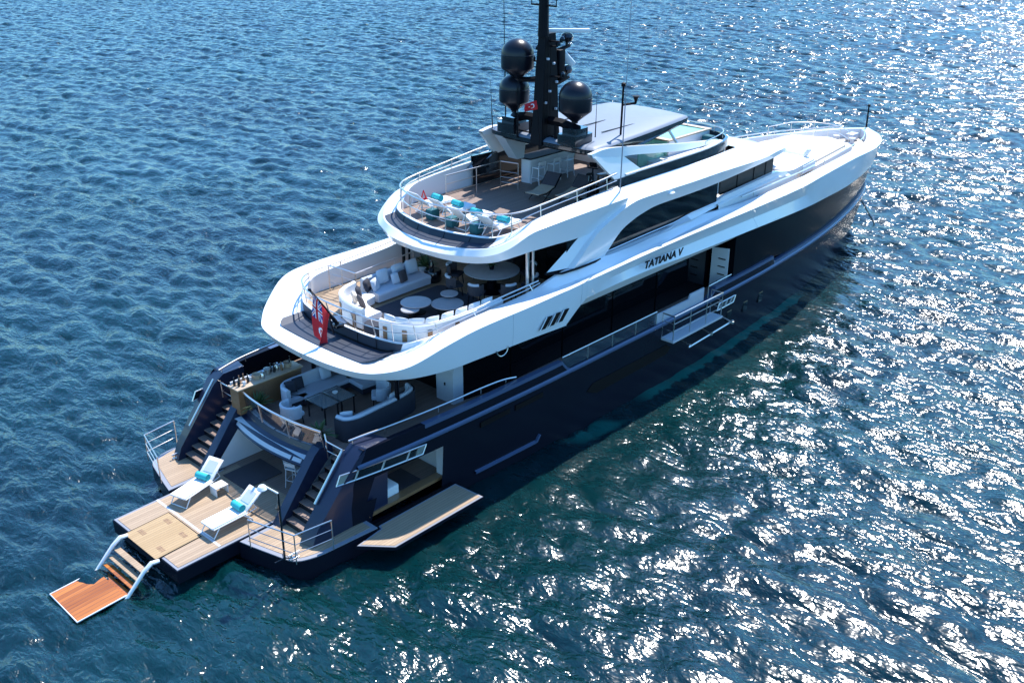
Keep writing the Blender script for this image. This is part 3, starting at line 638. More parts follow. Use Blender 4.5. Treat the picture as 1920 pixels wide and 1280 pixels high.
# ---- sun deck : overhang, bulwark, floor
SB = [(11.6,0,7.15),(11.75,1.2,7.12),(12.1,2.1,7.1),(12.45,2.85,7.2),(12.9,3.25,7.32),(13.92,3.5,7.42),(15,3.62,7.42),(16.05,3.7,7.4),(17.0,3.72,7.42),(18.8,3.72,7.5)]
SM = [(11.45,0,7.38),(11.6,1.25,7.38),(11.95,2.15,7.4),(12.3,2.9,7.5),(12.85,3.35,7.72),(13.8,3.62,8.14),(14.95,3.8,8.28),(16.3,3.9,8.35),(17.2,3.92,8.37),(18.8,3.9,8.37)]
SL = [(11.75,0,7.55),(11.88,1.2,7.56),(12.15,2.25,7.62),(12.6,2.9,7.74),(13.2,3.28,7.98),(14.0,3.48,8.25),(15,3.62,8.38),(16.4,3.72,8.46),(17.4,3.72,8.5),(18.8,3.68,8.54)]
SR = [(12.22,0,7.64),(12.37,1.1,7.64),(12.75,2.25,7.68),(13.05,2.72,7.84),(13.5,3.1,8.07),(14.2,3.33,8.32),(15.2,3.45,8.46),(16.5,3.52,8.56),(17.6,3.54,8.62),(18.8,3.52,8.66)]
ST = [(12.34,0,7.87),(12.48,1.1,7.87),(12.85,2.3,7.88),(13.2,2.75,7.97),(13.7,3.05,8.15),(14.3,3.25,8.4),(15.3,3.35,8.52),(16.5,3.4,8.6),(17.7,3.42,8.66),(18.8,3.4,8.7)]
SI = [(p[0]+.1, max(p[1]-.08, 0), p[2]) for p in ST]; SF = [(p[0]+.01, p[1], 7.6) for p in SI]
mb = MB(); mb.gridm([cr(c, SUB) for c in (SB, SM, SL, SR, ST, SI, SF)])
sbul = mb.build("sun_deck_bulwark", "white", Y, ang=22)
mb = MB(); b = cr(SB, SUB)
mb.gridm([b, [(p[0]+.2 if p[1] < 3 else p[0], max(p[1]-.25, 0), 7.3) for p in b], [(max(p[0], 12.2), p[1]*.5, 7.32) for p in b], [(max(p[0], 12.2), 0, 7.32) for p in b]])
mb.build("soffit", "white_matt", sbul, ang=20)
mb = MB(); c0 = cr(SL, 8)[:22]; c1 = cr(SR, 8)[:22]
g = [[tuple(np.array(p)*(1-t)+np.array(q)*t+np.array((0, 0, .012))) for p, q in zip(c0, c1)] for t in (.12, .55, 1)]
for row in g:
    for i in range(16, 22): row[i] = tuple(np.array(row[i]))
mb.gridm(g); mb.build("skylight_panel", "smoked", sbul, ang=0)
mb = MB(); c0 = cr(SR, 8)[:22]; c1 = cr(ST, 8)[:22]
mb.gridm([[tuple(np.array(p)*(1-t)+np.array(q)*t+np.array((-.015, 0, .005))) for p, q in zip(c0, c1)] for t in (0, .9)]); mb.build("smoked_riser", "smoked", sbul, ang=0)
mb = MB()
for i in (5, 12):
    for s_ in (1, -1):
        a, b = cr(SR, 8)[i], cr(ST, 8)[i]; mb.tube([(a[0]-.02, s_*a[1], a[2]+.015), (b[0]-.02, s_*b[1], b[2]-.02)], .012, 5)
mb.build("panel_joint", "black_matt", sbul, ang=0)
mb = MB(); f = cr(SF, SUB); mb.prism([(p[0], p[1]) for p in ring(list(f)+[(24.5, 3.2, 0), (28, 2.6, 0)])], 7.5, 7.68); mb.build("sun_deck", "teak_grey", Y, ang=0)
H_ = [(12.44,0),(12.5,.6),(12.62,1.25),(12.9,2.0),(13.25,2.65),(13.8,3.0),(14.7,3.13),(16.2,3.22),(17.6,3.3),(18.8,3.32)]
half = cr([(x, y, 8.7+max(0, x-13.3)*.09) for x, y in H_], 4); zt = tab([12.3, 12.9, 13.4, 14.3, 15.3, 18.8], [7.86, 7.88, 8.0, 8.38, 8.5, 8.68])
full = mir(half[::-1])[:-1]+half; base = [(p[0]-.02, p[1]*1.015, zt(p[0])) for p in full]; n = len(half)-1
railing("sun_deck_rail", full, base, (.5,), .03, [n+d for d in (-34, -29, -24, -18, -14, -9, -4, 4, 9, 14, 18, 24, 29, 34)], rp=.02)
T0 = [(15.3, 2.3, 8.75), (17.0, 2.3, 8.75), (18.4, 2.3, 8.75)]
railing("stair_rail", T0, [(p[0], p[1], 7.68) for p in T0], (.35, .68), .024, (0, 1, 2))
T0 = [(18.4, 2.3, 8.75), (18.6, 1.5, 8.75)]
railing("stair_rail", T0, [(p[0], p[1], 7.68) for p in T0], (.2, .4, .62), .024, (0, 1))

# ---- upper deckhouse, roof and the sweeping side struts
E0 = [(17.6,3.8,6.32),(18.55,3.8,7.07),(19.4,3.8,7.38),(19.97,3.8,7.5),(20.95,3.8,7.61),(23.12,3.8,7.6),(25.36,3.8,7.63),(29.19,3.65,7.72),(30.9,3.42,7.7),(32.35,3.12,7.66)]
E1 = [(15.61,3.97,6.42),(16.88,3.97,7.4),(18.12,3.97,7.89),(18.99,3.97,8.13),(20.0,3.97,8.19),(23.1,3.97,8.14),(25.3,3.94,8.12),(28.8,3.78,7.99),(30.75,3.46,7.93),(32.25,3.08,7.8)]
E2 = [(15.5,3.76,6.42),(16.98,3.76,7.44),(18.2,3.74,7.94),(19.1,3.72,8.2),(20.15,3.7,8.27),(23.1,3.7,8.29),(25.3,3.68,8.27),(28.7,3.48,8.12),(30.55,3.17,8.01),(32.1,2.86,7.84)]
E3 = [(14.6,3.55,6.44),(16.17,3.6,7.36),(17.7,3.42,8.3),(19.0,3.34,8.58),(20.2,3.3,8.6),(23.1,3.3,8.6),(25.3,3.25,8.6),(28.5,2.75,8.44),(30.2,2.5,8.22),(31.8,2.2,7.9)]
EU = [(p[0]-.1, p[1]-.22, p[2]+.04) for p in E0]
mb = MB(); mb.gridm([cr(c, SUB) for c in (EU, E0, E1, E2, E3)])
for s_ in (1, -1):   # inner face of the strut
    mb.grid([[(p[0], p[1]*s_, p[2]) for p in c] for c in (cr(E3[:3], SUB), cr([(p[0]+.3, p[1]-.15, p[2]) for p in EU[:3]], SUB))])
roof = mb.build("roof_edge", "white", Y, ang=20)
for sgn in (1, -1):
    mb = MB(); mb.tube([(14.5, sgn*3.55, 6.42), (15.0, sgn*3.92, 6.4), (15.9, sgn*4.0, 6.39), (16.9, sgn*3.95, 6.36), (17.7, sgn*3.84, 6.33)], .045, 6); mb.build("strut_seal", "black_matt", roof)
    mb = MB(); mb.lathe([(0, -.03), (.13, -.03), (.15, .0), (.1, .05), (0, .06)], (21.6, sgn*3.93, 8.0), 14, sx=1.4); mb.build("side_lamp", "white", roof)
# roof top forward of the sun deck
CF = [(28.3, 0, 8.52), (30, 0, 8.35), (32, 0, 7.9), (33.4, 0, 7.35), (34.6, 0, 6.8)]
L1 = [(28.3, 1.6, 8.5), (30.1, 1.5, 8.32), (31.95, 1.35, 7.92), (33.1, 1.3, 7.4), (34.3, 1.25, 6.8)]
L2 = [(28.3, 2.77, 8.45), (30.2, 2.5, 8.22), (31.8, 2.2, 7.9), (32.6, 2.15, 7.4), (33.5, 2.15, 6.8)]
mb = MB(); mb.gridm([cr(c, 4) for c in (CF, L1, L2)]); mb.build("forward_roof", "white", roof, ang=40)
# black coaming round the forward sun deck, white capping
K = [(17.75, 3.36), (20, 3.27), (23, 3.27), (25.3, 3.2), (27.2, 2.85), (28.2, 2.35), (28.6, 1.4), (28.7, 0)]
k3 = cr([(x, y, 0) for x, y in K], 5)
mb = MB(); mb.gridm([[(p[0], p[1], 8.45) for p in k3], [(p[0]-.02, max(p[1]-.03, 0), 8.93) for p in k3], [(p[0]-.05, max(p[1]-.16, 0), 8.94) for p in k3], [(p[0]-.06, max(p[1]-.17, 0), 7.7) for p in k3]])
coam = mb.build("black_coaming", "black", Y, ang=30)
mb = MB(); kk = [p for p in k3 if 19.2 < p[0] < 27]
for s_ in (1, -1):
    mb = MB(); mb.grid([[(p[0], s_*(p[1]-a), z) for p in kk] for a, z in ((.05, 8.945), (.02, 9.02), (.2, 9.03), (.21, 8.9))]); mb.build("capping", "white", coam, ang=30)
# side windows of the sky lounge, wheelhouse screens and house body
mb = MB()
for s_ in (1, -1):
    xsw = [15.6, 17, 19, 21, 23, 25.6]
    mb.grid([[(x, s_*3.62, z) for x in xsw] for z in (6.2, 7.9)])
    mb.poly([(25.6, s_*3.62, 6.2), (25.6, s_*3.62, 7.9), (25.75, s_*3.3, 7.9), (25.75, s_*3.3, 6.2)])
mb.poly([(16.6, -3.6, 5.15), (16.6, 3.6, 5.15), (16.6, 3.6, 7.4), (16.6, -3.6, 7.4)])
lw = mb.build("lounge_window", "glass", Y, ang=0)
mb = MB()
for s_ in (1, -1): mb.tube([(17.9, s_*3.68, 6.42), (20.5, s_*3.68, 6.5), (22.3, s_*3.68, 6.53), (23.6, s_*3.68, 6.66), (25.6, s_*3.68, 6.72)], .022, 5)
mb.build("window_sill_strip", "chrome", lw, ang=0)
mb = MB()   # white ledge under the windows rising forward
lx = [(17.5, 6.36), (21.9, 6.42), (22.5, 6.52), (23.3, 6.62), (25.7, 6.72), (26.3, 6.8), (31.4, 6.82), (32.6, 6.6)]
mb.gridm([[(x, (3.9 if x < 24 else 3.75-max(0, x-24)*.065), min(z, 6.48)) for x, z in lx], [(x, 3.66-max(0, x-25)*.07, z) for x, z in lx], [(x, 3.5-max(0, x-25)*.07, z+.01) for x, z in lx]])
mb.build("window_ledge", "white", Y, ang=25)
hw = tab([25.6, 26.5, 29, 31.5, 33, 34.5, 36], [3.75, 3.66, 3.5, 3.3, 3.1, 2.75, 2.2])
hx = [25.6, 26.2, 27, 28.5, 30, 31.5, 32.3, 33, 34, 35, 36]
ztop = tab([25.6, 31.5, 32.5, 33.5, 36], [6.6, 6.62, 6.45, 6.3, 6.1])
mb = MB(); mb.gridm([[(x, hw(x)+.02, 5.2) for x in hx], [(x, hw(x), ztop(x)-.06) for x in hx], [(x, hw(x)-.06, ztop(x)) for x in hx], [(x, hw(x)*.5, ztop(x)+.03) for x in hx], [(x, 0, ztop(x)+.04) for x in hx]])
mb.poly([(36, -2.22, 5.2), (36, 2.22, 5.2), (36, 2.2, 6.05), (36, -2.2, 6.05)])
house = mb.build("forward_house", "white_matt", Y, ang=30)
mb = MB(); mb.tube([(29.3+.16*math.cos(a), -(hw(29.3)+.03), 5.95+.2*math.sin(a)) for a in [k*math.pi/8 for k in range(16)]], .014, 5, True); mb.build("hatch_ring", "black_matt", house, ang=0)
mb = MB()
for s_ in (1, -1):
    wx = [26.55, 28.0, 29.5, 30.6, 31.35]
    a = [[(x, s_*(3.18-.03*(x-26.5)), z) for x in wx] for z in (6.74, 7.62)]
    mb.grid(a); mb.poly([(26.55, s_*3.18, 6.74), (26.55, s_*3.18, 7.62), (26.55, s_*2.7, 7.62), (26.55, s_*2.7, 6.74)])
mb.poly([(31.35, -3.03, 6.6), (31.35, 3.03, 6.6), (31.7, 2.6, 7.75), (31.7, -2.6, 7.75)])
scr = mb.build("wheelhouse_screen", "louvre", Y, ang=0)
mb = MB()
for s_ in (1, -1):
    for x in (28.0, 29.5, 30.6): mb.box((x, s_*(3.185-.03*(x-26.5)), 7.18), (.05, .03, .86))
    mb.box((29.0, s_*3.11, 6.74), (4.9, .06, .06), rz=-s_*R(1.7))
mb.build("screen_frame", "black_matt", scr, ang=0)
mb = MB(); mb.box((26.2, 0, 7.2), (.75, 6.2, .9)); mb.build("side_return", "white", Y, ang=0)

# ---- hard top, arch wings
HT = [(18.0, 0), (18.05, 1.4), (18.15, 2.45), (18.6, 2.72), (20.5, 2.62), (22.5, 2.45), (24.3, 2.24), (25.2, 2.1), (25.42, 1.9), (25.6, 1.0), (25.68, 0)]
h3 = cr([(x, y, 0) for x, y in HT], 4)
zh = lambda x: 9.95+.012*(x-18)
mb = MB()
mb.gridm([[(p[0]+.12, max(p[1]-.3, 0), zh(p[0])-.12) for p in h3], [(p[0], p[1], zh(p[0])-.06) for p in h3], [(p[0], p[1], zh(p[0])+.08) for p in h3]]); 
ht = mb.build("hard_top", "black", Y, ang=30)
mb = MB(); mb.prism([(p[0], p[1]) for p in ring([(q[0]+.12, max(q[1]-.3, 0), 0) for q in h3])], 9.8, 9.86); mb.build("ceiling", "black_matt", ht, ang=0)
mb = MB(); sc_ = lambda k, dz: [(21.8+(p[0]-21.8)*k, p[1]*k, zh(p[0])+dz) for p in h3]
mb.gridm([sc_(.995, .085), sc_(.975, .15), sc_(.93, .2), sc_(.6, .23), sc_(.3, .24), [(21.8+(p[0]-21.8)*.3, 0, zh(p[0])+.24) for p in h3]])
mb.build("top_skin", mat("slate_roof_paint", (.19, .22, .27), .5, spec=.35, var=.06), ht, ang=60)
mb = MB()
for y in (-1.45, -.2, 1.1): mb.box((22.0, y, zh(22)+.243-abs(y)*.008), (3.6, .07, .012))
mb.build("roof_seam", "black_matt", ht, ang=0)
for sgn in (1, -1):
    top = cr([(17.75, 2.9, 10.02), (18.6, 2.95, 10.1), (20.0, 2.98, 9.95), (21.7, 2.98, 9.72), (24.0, 2.9, 9.38), (27.0, 2.62, 8.98)], 5)
    bot = cr([(17.85, 2.95, 9.86), (18.7, 3.0, 9.72), (20.1, 3.05, 9.62), (21.8, 3.05, 9.4), (24.0, 2.98, 9.12), (26.6, 2.72, 8.93)], 5)
    mb = MB(); mb.grid([[(p[0], sgn*(p[1]-.2), p[2]-.01) for p in top], [(p[0], sgn*p[1], p[2]) for p in top], [(p[0], sgn*p[1], p[2]) for p in bot], [(p[0], sgn*(p[1]-.22), p[2]) for p in bot], [(p[0], sgn*(p[1]-.2), p[2]-.01) for p in top]])
    arch = mb.build("arch_wing", "white", Y, ang=35)
    mb = MB(); mb.plate([(17.85, sgn*2.98, 9.9), (19.6, sgn*3.02, 9.66), (20.6, sgn*3.2, 8.98), (19.15, sgn*3.25, 8.84), (18.9, sgn*3.24, 8.86)], (0, -sgn*.14, 0)); mb.build("arch_panel", "white", arch, ang=0)
    mb = MB(); mb.plate([(17.4, sgn*3.25, 8.5), (18.9, sgn*3.25, 8.95), (18.9, sgn*3.25, 8.3)], (0, -sgn*.3, 0)); mb.build("arch_base", "black", arch, ang=0)
    mb = MB(); mb.tube([(24.3, sgn*1.6, 9.95), (24.6, sgn*2.3, 8.9)], .06); mb.build("top_strut", "chrome", ht)
    if sgn > 0: mb = MB(); mb.plate([(18.2, 2.45, 9.86), (19.6, 2.45, 9.86), (19.5, 2.5, 8.75), (19.1, 2.5, 8.75)], (0, -.5, 0)); mb.build("top_pillar", "grey", ht, ang=0)

# ---- mast with domes and radars
mb = MB()
mb.grid([[(x, y, z) for x, y in [(18.55-l*.55, -w), (18.55+l*.45, -w), (18.55+l*.45, w), (18.55-l*.55, w), (18.55-l*.55, -w)]] for z, l, w in ((9.9, 1.1, .3), (10.8, .95, .25), (12.8, .76, .21), (14.0, .58, .17))])
mb.poly([(18.22, -.19, 14.0), (18.82, -.19, 14.0), (18.82, .19, 14.0), (18.22, .19, 14.0)])
mast = mb.build("mast", "black_matt", Y, ang=20)
mb = MB(); mb.tube([(18.3, 0, 13.9), (18.3, 0, 14.2), (18.3, 0, 17.6)], [.22, .2, .15], 10)
for z in (15.0, 16.4):
    mb.tube([(18.3, -.62, z), (18.3, .62, z)], .035, 6)
    for y in (-.6, .6): mb.tube([(18.3, y, z), (18.3, y, z+.2)], .02, 5); mb.lathe([(0, 0), (.07, .02), (.07, .1), (0, .14)], (18.3, y, z+.2), 8)
mb.build("mast_pole", "black_matt", mast)
mb = MB(); mb.tube([(18.4, -1.75, 10.62), (18.4, -.9, 10.8), (18.4, .9, 10.8), (18.4, 1.65, 10.62)], [.2, .16, .16, .2], 4)
mb.tube([(18.5, 0, 10.1), (18.4, 1.2, 10.1)], .1, 4); mb.tube([(18.5, 0, 10.1), (18.4, -1.2, 10.1)], .1, 4)
for y in (-.65, .65): mb.box((18.4, y, 10.45), (.14, .12, .7))
mb.build("cross_beam", "black_matt", mast, ang=20)
for y in (1.55, -1.58):
    mb = MB(); mb.prism(fillet([(17.85, y-.48), (19.0, y-.42), (19.0, y+.42), (17.85, y+.48)], .15, 2), 10.12, 10.5); mb.prism(fillet([(18.0, y-.35), (18.85, y-.3), (18.85, y+.3), (18.0, y+.35)], .1, 2), 10.5, 10.72); mb.build("dome_pedestal", "black", mast, ang=30)
def dome(c, r, h):
    mb = MB(); k = r
    mb.lathe([(.18*k, -.42*h), (.2*k, -.36*h), (.55*k, -.2*h), (.97*k, -.02*h), (1.0*k, .02*h), (1.0*k, .42*h), (1.015*k, .425*h), (1.015*k, .45*h), (.99*k, .46*h)]+[(.99*k*math.cos(a), .46*h+.52*h*math.sin(a)) for a in [i*math.pi/18 for i in range(1, 10)]], c, 28)
    return mb.build("satellite_dome", "dome", mast, ang=30)
dome((18.25, 1.25, 12.62), .64, 1.12); dome((18.4, 1.55, 11.3), .6, 1.05); dome((18.4, -1.55, 11.35), .63, 1.12)
mb = MB(); mb.tube([(18.5, .1, 12.3), (18.35, .9, 12.2), (18.25, 1.25, 12.2)], [.12, .1, .12], 6)
mb.build("dome_bracket", "black_matt", mast)
for k, (z, L_, rot, ti) in enumerate(((13.9, 1.75, R(-47), 0), (12.7, .8, R(-47), R(48)))):
    mb = MB(); mb.tube([(18.6, 0, z-.65), (19.2, 0, z-.6), (19.85, 0, z-.48)], [.14, .1, .06], 6)
    arm = mb.build("radar_arm", "black_matt", Y)
    mb = MB(); mb.lathe([(.06, -.48), (.06, -.36), (.2, -.3), (.26, -.15), (.2, -.03), (.1, .0)], (19.68, 0, z), 14); mb.build("radar_pedestal", "black", arm)
    mb = MB(); mb.box((19.68, 0, z+.08+(.2 if k else 0)), (L_, .14, .15+.12*k), rz=rot, ry=ti, bev=.04); mb.build("radar_scanner", "white", arm)
for x, y, z in ((18.3, -.25, 13.1), (18.65, -.24, 12.9), (18.8, -.27, 12.2), (18.4, -.28, 11.9), (18.75, -.3, 11.2), (18.15, -.3, 11.5)):
    mb = MB(); mb.box((x, y, z), (.1, .1, .09), bev=.02); mb.build("mast_lamp", "grey", mast)
for x, y, z, l in ((18.45, -.3, 13.55, .5), (18.5, .35, 13.3, .55), (18.9, 0, 11.6, .4), (18.45, -.45, 12.45, .45), (18.5, .5, 12.9, .5), (18.3, -.5, 13.75, .5)):   # small yards, cameras and lights
    mb = MB(); mb.tube([(18.45, 0, z-.02), (x+.15, y*1.6, z)], .035, 5); yd = mb.build("yard", "black_matt", Y)
    mb = MB(); mb.lathe([(0, 0), (.09, .02), (.1, .12), (.05, .2), (0, .22)], (x+.15, y*1.6, z), 10); mb.build("camera_head", "black", yd)
for k in range(3):
    mb = MB(); mb.tube([(18.0+.2*k, -.33, 10.2), (18.1+.15*k, -.3, 12), (18.2+.12*k, -.25, 13.9)], .014, 5); mb.build("cable", "void", mast)
mb = MB(); mb.box((19.15, 0, 12.9), (.35, .5, .9), bev=.04); mb.box((19.2, -.1, 12.35), (.3, .4, .3), bev=.04); mb.build("mast_locker", "black_matt", mast)
mb = MB()
for s_ in (1, -1):
    mb.plate([(18.45, s_*2.66, 9.95), (25.2, s_*2.05, 10.0), (24.6, s_*2.1, 9.86), (21.6, s_*2.45, 9.66), (20.3, s_*2.56, 9.5), (18.9, s_*2.64, 9.55)], (0, -s_*.08, 0))
mb.build("fascia", "black", ht, ang=0)
# aerials
for nm, a, b, r in (("whip_aerial", (18.65, -3.62, 8.6), (18.85, -3.6, 18.2), .017), ("whip_aerial", (19.2, 2.75, 9.9), (19.12, 2.85, 17.5), .02), ("whip_aerial", (19.1, -2.0, 10.3), (19.12, -2.0, 12.0), .016), ("whip_aerial", (18.2, 2.55, 10.1), (18.15, 2.6, 12.0), .016), ("whip_aerial", (18.0, 1.0, 10.0), (18.0, .98, 12.3), .03)):
    mb = MB(); a, b = Vector(a), Vector(b); mb.tube([a, a+(b-a)*.35, a+(b-a)*.36, b], [r*1.5, r*1.3, r*.8, r*.45], 6); mb.build(nm, "black_matt" if r != .017 else "rim", Y)
mb = MB(); mb.tube([(20.5, -2.15, 10.2), (20.5, -2.18, 12.05)], .045, 6); mb.tube([(20.5, -2.18, 11.35), (20.9, -2.5, 11.4)], .05, 6); mb.lathe([(.03, 0), (.1, .25), (.16, .3)], (20.9, -2.5, 11.38), 10); mb.lathe([(0, -.02), (.09, 0), (.09, .12), (0, .16)], (20.5, -2.18, 12.05), 8); mb.build("horn_mast", "black_matt", Y)
mb = MB(); mb.tube([(48.15, 0, 5.75), (48.1, 0, 7.0)], [.06, .045], 8); mb.lathe([(0, 0), (.08, .02), (.08, .14), (0, .17)], (48.1, 0, 6.98), 10); mb.build("jackstaff", "black_matt", Y)

# ---- boarding balcony amidships (starboard)
mb = MB(); mb.prism([(20.75, -4.45), (20.75, -5.12), (24.45, -5.12), (24.45, -4.45)], 2.1, 2.2); balc = mb.build("boarding_balcony", "grey", Y, ang=0)
T0 = [(20.8, -4.5, 3.25), (20.8, -5.06, 3.25), (22.0, -5.06, 3.25), (23.2, -5.06, 3.25), (24.4, -5.06, 3.25), (24.4, -4.5, 3.25)]
railing("balcony_rail", T0, [(p[0], p[1], 2.2) for p in T0], (.36, .68), .032, rp=.022)
mb = MB(); mb.tube([(21.7, -5.25, 1.66), (25.4, -5.1, 1.66)], .045, 7)
for x in (21.9, 23.5, 25.2): mb.tube([(x, -4.42, 1.85), (x, -5.2, 1.66)], .03, 6); mb.lathe([(0, -.07), (.08, -.05), (.08, .05), (0, .07)], (x, -5.2, 1.68), 8)
mb.build("fender_bar", "chrome", balc)
mb = MB(); mb.plate([(20.35, -4.38, 2.8), (20.75, -4.4, 2.2), (24.0, -4.38, 2.2), (24.0, -4.38, 3.42), (22.95, -4.38, 3.42), (22.85, -4.38, 3.22), (20.45, -4.38, 3.22)], (0, .06, 0)); mb.build("side_gate", "grey", balc, ang=0)
mb = MB(); mb.plate([(26.2, -3.3, 2.55), (26.2, -4.15, 2.55), (26.2, -4.15, 4.55), (26.2, -3.3, 4.45)], (-.05, 0, 0)); dr = mb.build("side_door", "white_matt", Y, ang=0)
mb = MB()
for k in range(4): mb.box((26.12, -3.85, 2.95+k*.36), (.06, .35, .03))
mb.build("door_rung", "black_matt", dr, ang=0)
mb = MB(); mb.tube([(11.35+.28*math.cos(a), -4.45, 4.85+.28*math.sin(a)) for a in [math.pi+k*math.pi/10 for k in range(11)]], .02, 6); mb.build("loop_handle", "chrome", Y)
for sgn in (1, -1):
    mb = MB(); mb.tube([(13.85, sgn*3.3, 5.15), (13.85, sgn*3.3, 7.36)], .07, 10); mb.tube([(14.15, sgn*3.3, 5.15), (14.15, sgn*3.3, 7.36)], .05, 10); mb.build("deck_pillar", "chrome" if sgn < 0 else "black", Y)
    mb = MB(); mb.tube([(8.45, sgn*2.32, 2.5), (8.45, sgn*2.32, 4.98)], .085, 10); mb.build("deck_pillar", "black", Y)

# ---- spa pool forward on the sun deck
mb = MB(); mb.box((27.0, -.08, 8.3), (3.3, 2.2, 1.26)); spa = mb.build("spa_pool", "white_matt", Y, ang=0)
mb = MB()
for y in (-1.12, .96): mb.box((27.0, y, 8.965), (3.4, .16, .06), bev=.01)
for x in (25.45, 28.55): mb.box((x, -.08, 8.966), (.3, 1.92, .06), bev=.01)
mb.build("pool_rim", "wood_pale", spa)
mb = MB(); mb.box((27.0, -.08, 8.94), (2.82, 1.94, .03)); mb.build("pool_water", "tub", spa, ang=0)
mb = MB(); mb.box((24.3, -1.0, 8.45), (1.9, .05, .8)); mb.box((25.3, -.1, 8.5), (.04, 2.0, .85)); mb.build("pool_screen", "tub", spa, ang=0)
mb = MB(); mb.prism([(24.0, -2.95), (28.0, -2.3), (28.4, 0), (28.0, 2.3), (24.0, 2.95)], 7.69, 8.3); mb.build("pool_surround", "white_matt", Y, ang=0)
half = [(25.5, 2.9), (27.2, 2.6), (28.1, 2.1), (28.4, 1.2), (28.5, 0)]; h_2 = cr([(x, y, 9.2) for x, y in half], 3); full = h_2[:-1]+mir(h_2[::-1])
railing("forward_rail", full, [(p[0], p[1], 8.94) for p in full], (), .022, range(0, len(full), 4))

# ---- foredeck : seating blocks, sunpad, rails
mb = MB(); mb.prism(fillet([(33.0, -2.95), (33.4, -3.05), (36.2, -2.75), (36.2, 2.75), (33.4, 3.05), (33.0, 2.95)], .15, 3), 6.28, 6.5)
mb.prism(fillet([(36.6, -2.55), (42.4, -1.9), (43.4, 0), (42.4, 1.9), (36.6, 2.55)], .3, 4), 5.27, 5.95)
pad = mb.build("foredeck_platform", "white_matt", Y, ang=30)
mb = MB(); mb.prism(fillet([(37.0, -2.25), (42.0, -1.7), (42.8, 0), (42.0, 1.7), (37.0, 2.25)], .3, 4), 5.95, 6.07); mb.build("sunpad", "tan", pad, ang=30)
mb = MB(); mb.box((34.3, -1.1, 6.44), (.9, 1.0, .14)); mb.build("hatch_well", "tan", pad, ang=0)
inn = cr([(p[0], p[1]-.02, p[2]) for p in TI[15:21]], 5)
for sgn in (1, -1):
    T0 = [(p[0], sgn*(p[1]-.08), p[2]+.22) for p in inn]; railing("bow_rail", T0, [(p[0], p[1], p[2]-.24) for p in T0], (), .028, range(1, len(T0), 5))
T0 = [(42.0, -1.75, 6.75), (42.9, -.8, 6.75), (43.1, 0, 6.75), (42.9, .8, 6.75), (42.0, 1.75, 6.75), (40, 2.1, 6.75)]
railing("sunpad_rail", T0, [(p[0], p[1], 5.95) for p in T0], (.5,), .02)
for s_ in (1, -1):
    mb = MB(); mb.lathe([(.2, 0), (.2, .08), (.12, .1), (.12, .3), (.2, .32), (.2, .4), (0, .42)], (45.3, s_*.5, 5.26), 14); mb.build("anchor_winch", "grey", Y)
mb = MB(); mb.box((46.3, 0, 5.5), (.8, .5, .4), bev=.05); mb.build("chain_locker", "grey", Y)

# ================================================================ LOOSE THINGS
# ---- sun loungers
def lounger(name, label, group, back=.62, mesh_m="cushion", frame_m="white"):
    """head towards +x of the local axes, length 1.95, width .68"""
    t = empty(name, (0, 0, 0), label, "sun lounger", group)
    mb = MB(); mb.box((.62, 0, .36), (1.28, .64, .07), bev=.03); mb.build("seat", mesh_m, t, ang=40)
    mb = MB(); L_ = .78; mb.box((1.24+L_/2*math.cos(back), 0, .37+L_/2*math.sin(back)), (L_, .64, .06), ry=-back, bev=.025); b = mb.build("backrest", mesh_m, t, ang=40)
    mb = MB(); mb.box((1.24+L_*.56*math.cos(back)-.035*math.sin(back), 0, .37+L_*.56*math.sin(back)+.035*math.cos(back)), (.42, .4, .012), ry=-back); mb.build("sling_panel", "sofa", b, ang=0)
    for s in (1, -1):
        mb = MB(); mb.tube([(.02, s*.33, .33), (1.26, s*.33, .33)], .022, 6); mb.tube([(.24, s*.33, .33), (.0, s*.33, .02), (.0, 0, .02)], .02, 6); mb.build("leg", frame_m, t)
        mb = MB(); mb.tube([(1.1, s*.33, .33), (1.42, s*.33, .02), (1.42, 0, .02)], .02, 6); mb.tube([(1.3, s*.3, .3), (1.62, s*.3, .34), (1.5, s*.3, .6)], .016, 6); mb.build("leg", frame_m, t)
    return t
def towel(loc, rz, label, group):
    mb = MB()
    prof = []
    for k in range(40):
        a = k*.42; r = .035+.0052*k; prof.append((r*math.cos(a), r*math.sin(a)))
    for yy in (0,): mb.grid([[(p[0], y, p[1]) for p in prof] for y in (-.24, 0, .24)])
    for y in (-.24, .24): mb.lathe([(0, 0), (.22, 0)], (0, 0, 0), 20) if False else mb.poly([(.235*math.cos(2*math.pi*k/20), y*.985, .235*math.sin(2*math.pi*k/20)) for k in range(20)])
    o = mb.build("rolled_towel", "teal", None, ang=50, loc=loc); o.rotation_euler = (0, 0, rz); o.scale = (.52, 1, .52); return tag(o, label, "towel", group)
LG1 = "sun loungers on the bathing platform"; LG2 = "sun loungers along the sun deck rail"
la = lounger("sun_lounger", "white sun lounger on the bathing platform, port side one beside the small white table", LG1)
la.location = (1.85, .98, .703); la.rotation_euler = (0, 0, R(15))
lb = dup(la, (1.62, -1.12, .703), R(2), "white sun lounger on the bathing platform, starboard side one nearest the shower post")
for i, (o, t) in enumerate(((la, "rolled turquoise towel on the port lounger of the bathing platform"), (lb, "rolled turquoise towel on the starboard lounger of the bathing platform"))):
    c, s = math.cos(o.rotation_euler.z), math.sin(o.rotation_euler.z); p = (o.location.x+1.16*c, o.location.y+1.16*s, .703+.51); towel(p, o.rotation_euler.z, t, "rolled turquoise towels")
def side_table(loc, rz, label):
    t = empty("side_table", loc, label, "side table", "small white side tables", rz)
    mb = MB(); mb.box((0, 0, .3), (.46, .4, .035), bev=.01); mb.build("table_top", "white", t)
    for s in (1, -1):
        mb = MB(); mb.box((s*.215, 0, .142), (.03, .38, .284), bev=.008); mb.build("leg", "white", t)
    return t
